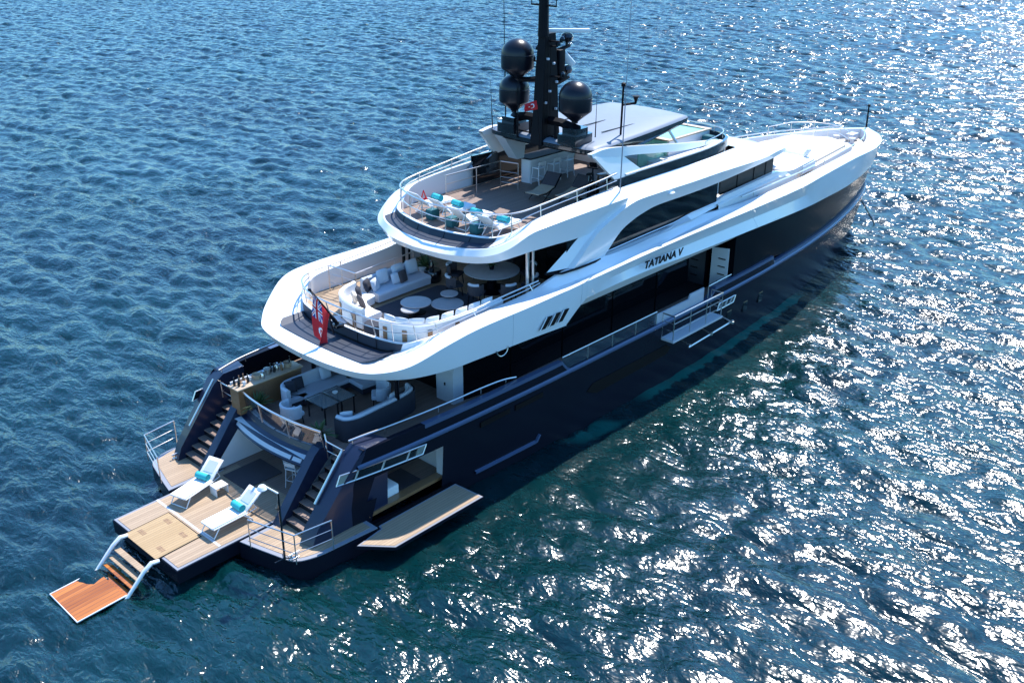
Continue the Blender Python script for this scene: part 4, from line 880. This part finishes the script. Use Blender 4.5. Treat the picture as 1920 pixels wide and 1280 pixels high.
side_table((3.2, .72, .703), R(0), "low white side table in the shade edge beside the port lounger on the bathing platform")
side_table((3.15, -.62, .703), R(0), "low white side table half hidden behind the starboard lounger on the bathing platform")
sdl = [(15.0, 1.75, R(174)), (14.95, .62, R(176)), (14.7, -.6, R(178)), (14.75, -1.85, R(183))]
names = ["portmost of the four white loungers on the sun deck", "second white lounger from port on the sun deck", "third white lounger from port on the sun deck", "starboard-most white lounger on the sun deck, nearest the side rail"]
l0 = None
for (x, y, a), lb_ in zip(sdl, names):
    if l0 is None: l0 = lounger("sun_lounger", lb_, LG2, .75); o = l0; o.location = (x, y, 7.68); o.rotation_euler = (0, 0, a)
    else: o = dup(l0, (x, y, 7.68), a, lb_)
    c, s = math.cos(a), math.sin(a); towel((x+.62*c, y+.62*s, 7.68+.51), a, "rolled turquoise towel lying on the "+lb_.split(",")[0].replace(" on the sun deck", "").replace("white ", ""), "rolled turquoise towels")
for i, (x, y, lb_) in enumerate([(13.5, 1.15, "teal woven pouf between the two port loungers of the sun deck"), (13.35, -.05, "teal woven pouf between the middle loungers of the sun deck"), (13.4, -1.25, "teal woven pouf beside the starboard-most lounger of the sun deck")]):
    mb = MB(); mb.box((x, y, 7.87), (.4, .38, .38), bev=.05); tag(mb.build("pouf", "teal_dark", None, 40), lb_, "pouf", "teal poufs under the sun deck loungers")
mb = MB(); mb.tube([(14.0, 2.3, 8.1), (14.12, 2.3, 8.4), (14.24, 2.3, 8.1)], .03, 6); mb.tube([(13.95, 2.28, 8.05), (14.3, 2.32, 8.05)], .05, 6); tag(mb.build("beach_bag", "red"), "small red bag with a loop handle by the portmost sun deck lounger", "bag")
# ---- shower post on the starboard wing
sh = empty("deck_shower", (2.52, -3.85, .702), "black free-standing shower post with white head on the starboard wing platform", "shower")
mb = MB(); mb.tube([(0, 0, 0), (.0, 0, 1.2), (.02, .02, 2.3)], .035, 8); mb.tube([(0, 0, .06), (-.32, .05, .02)], .02, 6); mb.tube([(0, 0, .06), (.14, .28, .02)], .02, 6); mb.tube([(0, 0, .06), (.2, -.2, .02)], .02, 6); mb.build("post", "black", sh)
mb = MB(); mb.tube([(.02, .02, 2.3), (-.2, .3, 2.52), (-.25, .34, 2.52)], .028, 8); mb.build("arm", "white", sh)
mb = MB(); mb.lathe([(0, .1), (.1, .08), (.16, .0), (.15, -.03), (0, -.04)], (-.27, .36, 2.46), 14); mb.build("shower_head", "white", sh)
for i, (x, y) in enumerate(((2.75, -4.0), (3.42, 3.75))):
    mb = MB(); mb.box((0, 0, .02), (.34, .12, .04), bev=.01)
    for s in (1, -1): mb.tube([(s*.1, 0, .02), (s*.1, 0, .16)], .03, 6)
    mb.tube([(-.2, 0, .17), (.2, 0, .17)], .03, 8); mb.build("mooring_cleat", "chrome", Y, loc=(x, y, .702))
# ---- beach club furniture
bc_ = empty("beach_bar", (5.7, .1, .69), "pale grey bar counter inside the shaded beach club", "bar counter")
mb = MB(); mb.prism([(0, -.75), (.6, -.75), (.6, .9), (0, .6)], 0, 1.02); mb.build("counter", "grey", bc_, ang=0)
mb = MB(); mb.prism([(-.06, -.8), (.62, -.8), (.62, .95), (-.06, .65)], 1.022, 1.07); mb.build("counter_top", "stone", bc_, ang=0)
def stool(name, loc, rz, label, group, m="white", h=.72):
    t = empty(name, loc, label, "bar stool", group, rz)
    mb = MB(); mb.box((0, 0, h), (.38, .4, .05), bev=.015); mb.build("seat", m, t)
    mb = MB(); mb.tube([(.17, -.2, h), (.2, -.2, h+.26), (.2, .2, h+.26), (.17, .2, h)], .018, 6); mb.grid([[(.2, -.19, h+.12), (.2, .19, h+.12)], [(.2, -.19, h+.25), (.2, .19, h+.25)]]); mb.build("backrest", m, t, ang=0)
    for sx, sy in ((1, 1), (1, -1), (-1, 1), (-1, -1)):
        mb = MB(); mb.tube([(sx*.16, sy*.18, h), (sx*.22, sy*.22, .01)], .017, 6); mb.build("leg", m, t)
    mb = MB(); mb.tube([(.2, .2, .3), (.2, -.2, .3), (-.2, -.2, .3), (-.2, .2, .3)], .014, 6, True); mb.build("footrest", m, t)
    return t
stool("bar_stool", (5.15, -.75, .69), R(200), "grey metal bar stool by the counter in the beach club", "bar stools", "grey")
mb = MB(); mb.box((4.6, .9, .715), (1.5, 1.3, .03)); tag(mb.build("floor_mat", "brown", None, 0), "dark brown mat on the beach club floor just inside the opening", "mat")
mb = MB(); mb.box((6.5, -3.3, .95), (1.3, .9, .45), bev=.06); tag(mb.build("side_pouf", "cushion"), "pale padded bench just inside the open side door of the beach club", "bench")
mb = MB(); mb.box((7.7, -3.0, .705), (1.2, 1.0, .03)); tag(mb.build("entrance_mat", "brown", None, 0), "dark mat on the floor behind the open side door", "mat")
mb = MB(); mb.tube([(6.0, -3.75, .92), (6.45, -3.75, .92)], .12, 12); tag(mb.build("rolled_towel", "sofa"), "pale blue rolled towel inside the open side door", "towel")
mb = MB()
for k in range(8): mb.tube([(3.95+.05*math.cos(k*.8+j*.6), -1.45+.05*math.sin(k*1.1+j*.6), .72+.015*k) for j in range(4)], .03, 5)
tag(mb.build("rope_heap", "wood_pale"), "small heap of tan rope at the foot of the starboard stair", "rope")
# ---- soft furniture helpers
def sweep_sofa(name, label, path, depth, m="sofa", base_m="sofa", group=None, seat=.42, back=.8, z=0, slats=0, bt=.16, cat="sofa"):
    """path = plan line of the outside of the back; the seat lies on its left"""
    t = empty(name, (path[0][0], path[0][1], z), label, cat, group); O = Vector((path[0][0], path[0][1], z))
    P = [Vector((p[0], p[1], 0)) for p in cr([(p[0], p[1], 0) for p in path], 5)]; Nn = []
    for i in range(len(P)):
        d = (P[min(i+1, len(P)-1)]-P[max(i-1, 0)]).normalized(); Nn.append(Vector((-d.y, d.x, 0)))
    def sec(prof):
        mb = MB(); C = [[(p+n*a+Vector((0, 0, z+b))-O) for p, n in zip(P, Nn)] for a, b in prof]
        mb.grid(C); mb.poly([c[0] for c in C[:-1]]); mb.poly([c[-1] for c in C[:-1]][::-1]); return mb
    rr = .05
    sec([(0, .06), (.0, back-rr), (rr, back), (bt-rr, back), (bt, back-rr), (bt, .06), (0, .06)]).build("backrest", m, t, ang=40)
    sec([(bt+.005, .08), (bt+.005, seat-.13), (depth-.03, seat-.13), (depth-.03, .08), (bt+.005, .08)]).build("base", base_m, t, ang=40)
    sec([(bt+.005, seat-.125), (bt+.005, seat), (depth-rr, seat), (depth, seat-rr), (depth, seat-.125), (bt+.005, seat-.125)]).build("seat", m, t, ang=40)
    for k in range(slats):
        i = int((k+.5)/slats*(len(P)-1)); q = MB(); c = P[i]-Nn[i]*.02+Vector((0, 0, z+.32))-O; q.box(c, (.16, .03, .56), rz=math.atan2(-Nn[i].x, Nn[i].y)); q.build("back_slat", "wood", t, ang=0)
    return t
def pillow(c, w, h, th, rz, tilt, m, label, group):
    mb = MB(); mb.pillow((0, 0, 0), w, h, th, 0, 0); o = mb.build("cushion", m, None, 60, loc=c); o.rotation_euler = (0, tilt, rz); return tag(o, label, "cushion", group)
ZU = 5.15
# ---- upper deck lounge
mb = MB(); mb.prism(fillet([(9.7, -2.35), (13.35, -2.55), (13.5, .8), (9.9, .75)], .3), ZU+.002, ZU+.02); tag(mb.build("deck_rug", "rug", None, 0), "large charcoal rug under the coffee tables of the upper deck lounge", "rug")
ps = sweep_sofa("corner_sofa", "long pale blue-grey sofa on the port side of the upper deck lounge", [(13.15, 1.95), (12.3, 1.95), (11.4, 1.93), (10.5, 1.9)], 1.0, z=ZU)
sweep_sofa("curved_sofa", "curved white sofa with wood slats at the aft port corner of the upper deck", [(10.15, 1.9), (9.35, 1.62), (8.85, .95), (8.62, .05), (8.64, -.45)], .95, "cushion", "cushion", "curved white sofas of the upper deck", z=ZU, slats=3)
sweep_sofa("curved_sofa", "long curved white sofa with wood slats along the starboard aft rail of the upper deck", [(8.5, -1.5), (8.62, -2.2), (9.05, -2.9), (9.95, -3.2), (11.2, -3.28), (12.6, -3.3)], .85, "cushion", "cushion", "curved white sofas of the upper deck", z=ZU, slats=5)
for i, (x, y, a, w) in enumerate([(12.75, 1.6, R(-92), .6), (12.05, 1.6, R(-88), .6), (11.3, 1.58, R(-90), .58)]):
    pillow((x, y, ZU+.74), w, .55, .2, a, R(-14), "sofa", ["forward back cushion of the port sofa on the upper deck", "middle back cushion of the port sofa on the upper deck", "aft back cushion of the port sofa on the upper deck"][i], "pale back cushions of the port sofa")
for i, (x, y, a, w, m, lb_) in enumerate([(12.0, 1.25, R(-75), .48, "brown", "dark brown square cushion in the middle of the port sofa"), (11.7, 1.3, R(-95), .42, "sofa", "small pale cushion beside the dark brown one on the port sofa"), (10.75, 1.35, R(-70), .5, "sofa", "pale square cushion at the aft end of the port sofa"), (10.5, 1.5, R(-60), .5, "dark", "black cushion at the aft end of the port sofa"), (9.85, 1.2, R(-40), .45, "dark", "dark cushion on the curved white sofa at the port corner"), (9.35, .45, R(-20), .5, "brown", "grey-brown cushion leaning on the curved white sofa"), (9.45, .95, R(-30), .4, "tan", "small beige cushion on the curved white sofa")]):
    pillow((x, y, ZU+.62), w, w, .17, a, R(-18), m, lb_, "throw cushions of the upper deck")
bp = [(8.8, -1.75, R(0)), (8.92, -2.2, R(20)), (9.22, -2.58, R(50)), (9.65, -2.85, R(78)), (10.25, -2.95, R(88)), (10.85, -3.0, R(90)), (11.45, -3.02, R(90)), (12.05, -3.03, R(90))]
for i, (x, y, a) in enumerate(bp):
    pillow((x, y, ZU+.72), .56, .46, .2, a, R(-12), "cushion", ["white back cushion at the aft end of the long curved sofa", "second white back cushion from the aft end of the long curved sofa", "third white back cushion from the aft end of the long curved sofa", "fourth white back cushion from the aft end of the long curved sofa", "fifth white back cushion from the aft end of the long curved sofa", "third white back cushion from the forward end of the long curved sofa", "second white back cushion from the forward end of the long curved sofa", "white back cushion at the forward end of the long curved sofa"][i], "white back cushions of the curved sofa")
def round_table(name, loc, r, h, label, group, m="stone", cat="coffee table"):
    t = empty(name, loc, label, cat, group)
    mb = MB(); mb.lathe([(0, h-.05), (r*.96, h-.05), (r, h-.03), (r, h-.008), (r*.985, h), (0, h)], (0, 0, 0), 40); mb.build("table_top", m, t, ang=40)
    mb = MB(); mb.lathe([(r*.62, 0), (r*.62, .02), (r*.18, .05), (r*.15, h-.07), (r*.5, h-.055)], (0, 0, 0), 24); mb.build("pedestal", "black_matt", t, ang=40)
    return t
CG = "round stone coffee tables on the rug"
round_table("coffee_table", (10.95, -.62, ZU+.02), .55, .42, "large round pale coffee table nearest the port sofa", CG)
round_table("coffee_table", (11.72, -1.42, ZU+.02), .58, .36, "large round coffee table nearest the long curved sofa", CG)
round_table("coffee_table", (12.2, -1.02, ZU+.02), .32, .5, "smallest and tallest round coffee table at the forward edge of the rug", CG)
round_table("coffee_table", (10.45, -.86, ZU+.02), .33, .36, "small round coffee table joined to the large one at the aft edge", CG)
dt = round_table("dining_table", (14.45, -.98, ZU), 1.05, .8, "large round stone dining table under the sun deck overhang", None, "stone", "dining table")
ch0 = None
lbls = ["aft-port", "port", "forward-port", "forward", "forward-starboard", "starboard", "aft-starboard", "aft"]
for k in range(8):
    a = R(135-45*k+22); x, y = 14.45+1.5*math.cos(a), -.98+1.5*math.sin(a); lb_ = "dark dining chair with pale back pad on the %s side of the round table" % lbls[k]
    if ch0 is None:
        ch0 = empty("dining_chair", (x, y, ZU), lb_, "chair", "dining chairs around the round table", a)
        mb = MB(); mb.box((0, 0, .44), (.52, .54, .1), bev=.03); mb.build("seat", "dark", ch0)
        mb = MB(); mb.grid([[(.3+.05*math.cos(R(b)), .32*math.sin(R(b)), z) if False else (.32*math.cos(R(b)), .32*math.sin(R(b)), z) for b in range(-80, 81, 16)] for z in (.4, .6, .8)]); mb.grid([[(.27*math.cos(R(b)), .27*math.sin(R(b)), z) for b in range(-80, 81, 16)] for z in (.4, .6, .8)]); mb.grid([[(r*math.cos(R(b)), r*math.sin(R(b)), .8) for b in range(-80, 81, 16)] for r in (.27, .32)]); mb.build("backrest", "brown", ch0, ang=40)
        mb = MB(); mb.tube([(.3*math.cos(R(b)), .3*math.sin(R(b)), .81) for b in range(-40, 41, 10)], .055, 8); mb.build("back_pad", "sofa", ch0)
        for sx, sy in ((1, 1), (1, -1), (-1, 1), (-1, -1)):
            mb = MB(); mb.tube([(sx*.2, sy*.2, .4), (sx*.24, sy*.24, 0)], .018, 6); mb.build("leg", "black_matt", ch0)
    else: dup(ch0, (x, y, ZU), a, lb_)
def plant(loc, label, h, r, n, pot_m="black_matt", pr=.16, ph=.3):
    t = empty("potted_plant", loc, label, "plant", "potted palms on the decks")
    mb = MB(); mb.lathe([(pr*.75, 0), (pr, ph*.85), (pr, ph), (pr*.85, ph), (pr*.8, ph*.9), (0, ph*.9)], (0, 0, 0), 18); mb.build("pot", pot_m, t, ang=40)
    mb = MB(); rg = random.Random(n*7+int(h*100))
    for k in range(n):
        a = rg.uniform(0, 6.28); el = rg.uniform(.25, 1.35); L_ = h*rg.uniform(.7, 1.1); pts = []
        for j in range(6):
            s = j/5; pts.append(Vector((r*math.cos(a)*s*math.cos(el)*1.4, r*math.sin(a)*s*math.cos(el)*1.4, ph*.9+L_*math.sin(el)*s-.35*L_*s*s*math.cos(el))))
        sd_ = Vector((-math.sin(a), math.cos(a), 0)); w = [.008, .03, .04, .034, .022, .003]
        mb.grid([[p-sd_*q for p, q in zip(pts, w)], [p+Vector((0, 0, .01)) for p in pts], [p+sd_*q for p, q in zip(pts, w)]])
    mb.build("foliage", "plant", t, ang=0); return t
plant((14.45, -.98, ZU+.801), "small plant in a dark vase at the centre of the round dining table", .3, .22, 26, "black_matt", .1, .18)
plant((13.75, 1.95, ZU), "bushy green plant in a white pot at the forward end of the port sofa", .6, .45, 50, "white", .26, .42)
plant((5.45, 1.55, 2.5), "spiky palm behind the curved aft rail, port one near the bar", .62, .5, 44)
plant((5.7, -1.62, 2.5), "spiky palm behind the aft rail, starboard one near the stair gate", .62, .5, 40)
mb = MB(); mb.lathe([(.3, 0), (.34, .05), (.34, .42), (.3, .47), (0, .47)], (0, 0, 0), 24); tag(mb.build("deck_stool", "black", None, 40, loc=(13.55, 1.3, ZU)), "black drum stool at the forward end of the port sofa", "stool")
mb = MB(); mb.lathe([(.09, 0), (.1, .2), (.05, .3), (.05, .36), (0, .37)], (0, 0, 0), 14); tag(mb.build("lantern", "black", None, 40, loc=(13.5, 1.3, ZU+.47)), "black bottle lantern standing on the drum stool", "lantern")
mb = MB(); mb.lathe([(.33, 0), (.39, .06), (.39, .38), (.34, .44), (0, .45)], (0, 0, 0), 26); tag(mb.build("round_pouf", "dark", None, 40, loc=(8.75, -1.0, ZU)), "round dark pouf between the two curved white sofas", "pouf")
mb = MB(); mb.lathe([(0, 0), (.42, 0), (.42, .012), (0, .012)], (0, 0, 0), 26); tag(mb.build("round_mat", "grey", None, 40, loc=(8.6, .9, ZU)), "round grey mat on the planking behind the port curved sofa", "mat")
# ---- main deck lounge
ZM = 2.5
sweep_sofa("l_shaped_sofa", "pale blue L-shaped sofa with dark base on the port side of the main deck", [(9.55, -.25), (9.6, .7), (9.35, 1.35), (8.6, 1.5), (7.4, 1.5), (6.55, 1.48), (6.2, 1.15), (6.15, .75)], .9, "sofa", "dark", "main deck sofas", z=ZM, back=.86)
sweep_sofa("dark_backed_sofa", "navy-backed sofa along the starboard side of the main deck beside the pillar", [(6.2, -1.85), (6.28, -2.22), (6.7, -2.42), (7.6, -2.4), (8.6, -2.36), (9.25, -2.2), (9.45, -1.8)], .85, "sofa", "dark", "main deck sofas", z=ZM, back=.86)
mb = MB(); pth = cr([(6.14, -1.85, 0), (6.22, -2.27, 0), (6.68, -2.48, 0), (7.6, -2.46, 0), (8.62, -2.42, 0), (9.3, -2.25, 0), (9.52, -1.8, 0)], 5); o = bpy.data.objects["dark_backed_sofa"]
mb.grid([[(p[0]-6.2, p[1]+1.85, z) for p in pth] for z in (.04, .8)]); mb.build("back_panel", "dark", o, ang=40)
gt = empty("glass_table", (7.15, -.4, ZM), "rectangular glass-topped table with black frame between the main deck sofas", "table")
for (cx, lx) in ((-.36, .64), (.34, .62)):
    mb = MB(); mb.box((cx, 0, .66), (lx, 1.04, .02)); mb.build("glass_top", "clear", gt, ang=0)
    mb = MB(); mb.tube([(cx-lx/2, -.52, .66), (cx+lx/2, -.52, .66), (cx+lx/2, .52, .66), (cx-lx/2, .52, .66)], .02, 6, True); mb.build("frame", "black", gt)
    for sx in (-1, 1):
        for sy in (-1, 1):
            mb = MB(); mb.tube([(cx+sx*lx*.42, sy*.45, .64), (cx+sx*lx*.42, sy*.45, 0)], .03, 6); mb.build("leg", "black", gt)
mb = MB(); mb.lathe([(0, 0), (.07, 0), (.1, .05), (.09, .06), (0, .03)], (0, 0, 0), 16); tag(mb.build("small_bowl", "cushion", None, 40, loc=(7.4, -.3, ZM+.682)), "small white bowl on the glass table", "bowl")
def armchair(loc, rz, label):
    t = empty("armchair", loc, label, "armchair", "pale armchairs of the main deck", rz)
    mb = MB(); mb.box((0, 0, .38), (.6, .6, .16), bev=.05); mb.build("seat", "sofa", t, ang=40)
    mb = MB()
    C = [[(r*math.cos(R(b)), r*math.sin(R(b))*1.05, z) for b in range(-110, 111, 20)] for r, z in ((.36, .3), (.4, .74), (.34, .78), (.29, .72), (.29, .3))]; mb.grid(C); mb.build("backrest", "sofa", t, ang=40)
    for sx in (-1, 1):
        for sy in (-1, 1):
            mb = MB(); mb.tube([(sx*.22, sy*.22, .3), (sx*.25, sy*.25, 0)], .02, 6); mb.build("leg", "black_matt", t)
    return t
armchair((5.85, .05, ZM), R(180), "pale blue armchair at the aft end of the glass table")
armchair((8.75, -1.05, ZM), R(-40), "pale blue armchair at the forward end of the glass table")
for x, y, z, a, w, m, lb_ in [(6.6, 1.15, 3.2, R(-110), .46, "dark", "aft one of the two dark cushions on the L-shaped sofa"), (6.95, 1.2, 3.2, R(-95), .46, "dark", "forward one of the two dark cushions on the L-shaped sofa"), (8.15, 1.22, 3.2, R(-90), .48, "sofa", "pale square cushion in the middle of the L-shaped sofa"), (8.6, 1.2, 3.2, R(-95), .5, "brown", "dark brown cushion beside the pale one on the L-shaped sofa"), (6.6, -1.9, 3.2, R(60), .45, "sofa", "pale cushion at the aft end of the navy-backed sofa"), (8.85, -2.0, 3.25, R(100), .45, "brown", "dark cushion at the forward end of the navy-backed sofa"), (8.55, -2.02, 3.22, R(95), .45, "sofa", "pale cushion near the pillar on the navy-backed sofa")]:
    pillow((x, y, z), w, w, .17, a, R(-16), m, lb_, "throw cushions of the main deck")
bar = empty("side_bar", (6.25, 2.05, ZM), "wooden bar counter full of bottles on the port side of the main deck", "bar counter")
mb = MB(); mb.box((0, 0, .46), (2.6, .5, .92)); mb.build("cabinet", "wood", bar, ang=0)
mb = MB(); mb.box((0, 0, .95), (2.72, .62, .05), bev=.012); mb.build("counter_top", "wood_pale", bar)
mb = MB(); mb.box((-.1, .26, 1.02), (2.3, .06, .1)); mb.build("back_shelf", "sofa", bar, ang=0)
bprof = [(.045, 0), (.047, .17), (.018, .24), (.016, .31), (.02, .315), (0, .32)]; gprof = [(.04, 0), (.05, .02), (.06, .14), (.055, .15), (0, .03)]
bt = {}
kinds = [("bottle", "black", bprof), ("bottle", "wood", bprof), ("carafe", "chrome", [(.07, 0), (.09, .1), (.04, .2), (.06, .26), (0, .2)]), ("tumbler", "cushion", gprof), ("ice_bucket", "chrome", [(.09, 0), (.12, .22), (.11, .22), (.08, .03), (0, .03)]), ("basket", "wood_pale", [(.12, 0), (.16, .16), (.15, .16), (.1, .03), (0, .03)])]
seq = [(0, -1.2, .1), (0, -1.12, -.05), (1, -1.0, .1), (3, -.95, -.12), (1, -.82, .12), (0, -.74, -.02), (3, -.62, .05), (5, -.35, .05), (2, -.2, -.1), (4, .1, .05), (0, .28, .12), (0, .36, .02), (2, .52, .1), (1, .62, -.05), (3, .75, .08), (5, .95, .05), (0, 1.1, .12)]
for k, (ki, dx_, dy_) in enumerate(seq):
    nm, m_, pr_ = kinds[ki]
    loc_ = (6.25+dx_, 2.05+dy_, ZM+.976)
    if ki in bt: o = bt[ki].copy(); COL.objects.link(o); o.location = loc_
    else:
        mb = MB(); mb.lathe(pr_, (0, 0, 0), 14); o = mb.build(nm, m_, None, 40, loc=loc_); bt[ki] = o
    col = {0: "dark bottle", 1: "brown bottle", 2: "steel carafe", 3: "white tumbler", 4: "steel ice bucket", 5: "pale wicker basket"}[ki]; plc = ["aft end", "aft part", "middle", "forward part"][min(3, int((dx_+1.25)/.62))]
    tag(o, col+" standing at the "+plc+" of the side bar counter", nm.replace("_", " "), "bottles and glassware on the side bar")
# ---- sun deck furniture under the hard top
sb = empty("sun_deck_bar", (20.9, 2.1, 7.68), "white bar counter with dark top under the hard top", "bar counter")
mb = MB(); mb.prism(fillet([(-1.3, -.35), (1.6, -.35), (1.6, .3), (-1.1, .3), (-1.35, .1)], .1), 0, 1.0); mb.build("counter", "white_matt", sb, ang=30)
mb = MB(); mb.prism(fillet([(-1.35, -.42), (1.65, -.42), (1.65, .35), (-1.15, .35), (-1.4, .12)], .1), 1.002, 1.06); mb.build("counter_top", "black_matt", sb, ang=30)
for i, x in enumerate((19.75, 20.7, 21.6)):
    if i == 0: s0 = stool("bar_stool", (x, 1.4, 7.68), R(-90), "aft white bar stool at the sun deck bar", "bar stools")
    else: dup(s0, (x, 1.4, 7.68), R(-90), ["middle white bar stool at the sun deck bar", "forward white bar stool at the sun deck bar"][i-1])
def chaise(loc, rz, label):
    t = empty("folding_chaise", loc, label, "chaise", "brown folding chaises on the sun deck", rz)
    mb = MB(); mb.plate([(0, -.32, .34), (.55, -.32, .3), (.55, .32, .3), (0, .32, .34)], (0, 0, .03)); mb.plate([(.55, -.32, .3), (1.15, -.32, .42), (1.15, .32, .42), (.55, .32, .3)], (0, 0, .03)); mb.build("seat", "wood_pale", t, ang=0)
    mb = MB(); mb.plate([(1.15, -.32, .42), (1.6, -.32, .85), (1.6, .32, .85), (1.15, .32, .42)], (-.02, 0, .03)); mb.build("backrest", "brown", t, ang=0)
    for s in (1, -1):
        mb = MB(); mb.tube([(0, s*.34, .33), (.55, s*.34, .29), (1.15, s*.34, .41), (1.62, s*.34, .86)], .022, 6); mb.tube([(.2, s*.34, .3), (.9, s*.34, .01)], .02, 6); mb.tube([(.95, s*.34, .38), (.3, s*.34, .01)], .02, 6); mb.build("leg", "black", t)
    return t
c0_ = chaise((17.6, -.15, 7.68), R(8), "brown folding chaise nearest the bar stools on the sun deck")
dup(c0_, (18.1, -1.25, 7.68), R(5), "brown folding chaise nearest the starboard rail on the sun deck")
bk = empty("exercise_bike", (20.2, -.55, 7.68), "black exercise bike in front of the arch panel on the sun deck", "exercise bike", rz=R(20)); bk.location = (19.7, -1.35, 7.68)
mb = MB(); mb.lathe([(0, -.05), (.24, -.05), (.26, 0), (.24, .05), (0, .05)], (0, 0, 0), 22); o = mb.build("flywheel", "black", bk, 40, loc=(.35, 0, .36)); o.rotation_euler = (R(90), 0, 0)
mb = MB(); mb.tube([(-.45, -.25, .03), (-.45, .25, .03)], .04, 6); mb.tube([(.6, -.25, .03), (.6, .25, .03)], .04, 6); mb.tube([(-.45, 0, .05), (.6, 0, .05)], .04, 6); mb.tube([(-.3, 0, .05), (-.1, 0, .95)], .04, 6); mb.tube([(.5, 0, .05), (.3, 0, 1.1)], .04, 6); mb.tube([(-.2, 0, .5), (.35, 0, .36)], .04, 6); mb.build("frame", "black", bk)
mb = MB(); mb.box((-.1, 0, .98), (.3, .2, .07), bev=.03); mb.build("saddle", "black_matt", bk)
mb = MB(); mb.tube([(.5, -.24, 1.16), (.28, -.2, 1.12), (.28, .2, 1.12), (.5, .24, 1.16)], .022, 6); mb.box((.36, 0, 1.24), (.04, .3, .2), ry=R(-20)); mb.build("handlebar", "black", bk)
for i, (x, y, lb_) in enumerate([(21.8, -.9, "low wooden table under the arch wing on the sun deck"), (23.0, -1.6, "wooden side unit beside the starboard coaming on the sun deck")]):
    t = empty("wooden_table", (x, y, 7.68), lb_, "table", "wooden tables on the sun deck")
    mb = MB(); mb.box((0, 0, .5), (1.3, .75, .05), bev=.01); mb.build("table_top", "wood", t)
    for sx in (-1, 1):
        for sy in (-1, 1):
            mb = MB(); mb.box((sx*.58, sy*.32, .235), (.06, .06, .47)); mb.build("leg", "wood", t, ang=0)
sweep_sofa("sun_deck_sofa", "white sofa against the starboard coaming under the arch wing", [(20.6, -2.75), (22.5, -2.85), (24.0, -2.85)], .8, "cushion", "white", None, z=7.68)
mb = MB(); mb.box((24.0, -2.0, 8.35), (1.4, .9, .1), bev=.03); tag(mb.build("sun_mattress", "cushion"), "white sun mattress beside the starboard coaming aft of the spa", "mattress")
for i, (x, y, w, lb_) in enumerate([(28.0, -1.5, .52, "square teal cushion standing at the starboard forward corner of the spa"), (27.3, -2.15, .45, "round-edged teal cushion lying against the forward rail"), (27.75, -1.95, .45, "dark teal cushion leaning at the turn of the forward rail"), (28.05, .9, .42, "teal cushion by the port forward corner of the spa")]):
    mb = MB(); mb.box((0, 0, 0), (.42, w, w), bev=.08); o = mb.build("teal_cushion", "teal_dark", None, 50, loc=(x, y, 8.32+w/2)); o.rotation_euler = (0, 0, R(20*i)); tag(o, lb_, "cushion", "teal cushions round the spa")
mb = MB(); mb.tube([(26.9+.28*math.cos(a), -2.35, 8.6+.28*math.sin(a)) for a in [k*math.pi/10 for k in range(20)]], .06, 8, True); tag(mb.build("life_ring", "white"), "white ring leaning on the starboard forward rail", "life ring")
# ---- foredeck seating
fs = sweep_sofa("foredeck_sofa", "cream U-shaped sofa facing aft on the foredeck", [(34.6, -2.95), (36.6, -2.6), (37.0, -1.2), (37.05, 0), (37.0, 1.2), (36.6, 2.6), (34.6, 2.95)], .95, "cushion", "tan", None, z=5.95, back=.5, seat=.32)
for x, y, a, lb_ in [(36.35, -2.2, R(120), "white square cushion at the starboard end of the foredeck sofa"), (35.6, .2, R(30), "grey cushion lying in the middle of the foredeck seating")]:
    pillow((x, y, 6.72), .6, .5, .22, a, R(-30), "cushion" if a > 1 else "sofa", lb_, "foredeck cushions")
# ---- flags
def flag(name, label, hoist0, hoist1, fly, nu, nv, colour, mats, fold, parent=None):
    mb = MB(); h0, h1 = Vector(hoist0), Vector(hoist1); fl_ = Vector(fly); nrm = (h1-h0).cross(fl_).normalized()
    g = [[mb.v(h0+(h1-h0)*(v/nv)*(1-.22*u/nu)+fl_*(u/nu)+nrm*fold*math.sin(v/nv*7+u/nu*3.2)*(u/nu)**.6) for v in range(nv+1)] for u in range(nu+1)]
    for u in range(nu):
        for v in range(nv): mb.f([g[u][v], g[u+1][v], g[u+1][v+1], g[u][v+1]], colour((u+.5)/nu, (v+.5)/nv))
    return tag(mb.build(name, mats, parent, 60), label, "flag")
def ensign(u, v):
    if u < .5 and v < .5:
        a, b = u*2, v*2
        if abs(a-.5) < .06 or abs(b-.5) < .1: return 0
        if abs(a-.5) < .11 or abs(b-.5) < .17: return 2
        d = min(abs(a-b), abs(a+b-1))
        if d < .035: return 0
        if d < .1: return 2
        return 1
    r = math.hypot((u-.76)*1.6, v-.42)
    return 2 if .13 < r < .2 or r < .05 else 0
stf = MB(); stf.tube([(8.0, 0, 5.4), (6.95, 0, 6.98)], [.075, .04], 8); stf.tube([(7.75, 0, 5.2), (7.6, 0, 5.95)], .035, 6); stf.box((7.95, 0, 5.45), (.35, .3, .12), bev=.02); stf.lathe([(0, 0), (.06, .02), (.06, .08), (0, .1)], (6.92, 0, 6.98), 8)
stf.build("ensign_staff", "black", Y)
flag("ensign_flag", "red flag with a union canton drooping from the raked stern staff", (7.0, -.06, 6.86), (7.6, -.06, 5.96), (-.16, -.1, -1.4), 66, 40, ensign, ["red", "blue", "flagw"], .13)
def crescent(u, v):
    x, y = (u-.42)*1.5, v-.5
    if math.hypot(x, y) < .27 and math.hypot(x-.07, y) > .21: return 1
    return 1 if math.hypot(x-.33, y) < .075 else 0
stf = MB(); stf.tube([(17.75, -.4, 9.9), (17.55, -.38, 11.75)], .022, 6); stf.build("flagstaff", "black_matt", Y)
flag("courtesy_flag", "small red flag with white crescent on a thin staff aft of the mast", (17.56, -.4, 11.7), (17.58, -.4, 11.35), (-.42, .28, -.14), 40, 26, crescent, ["red", "flagw"], .04)
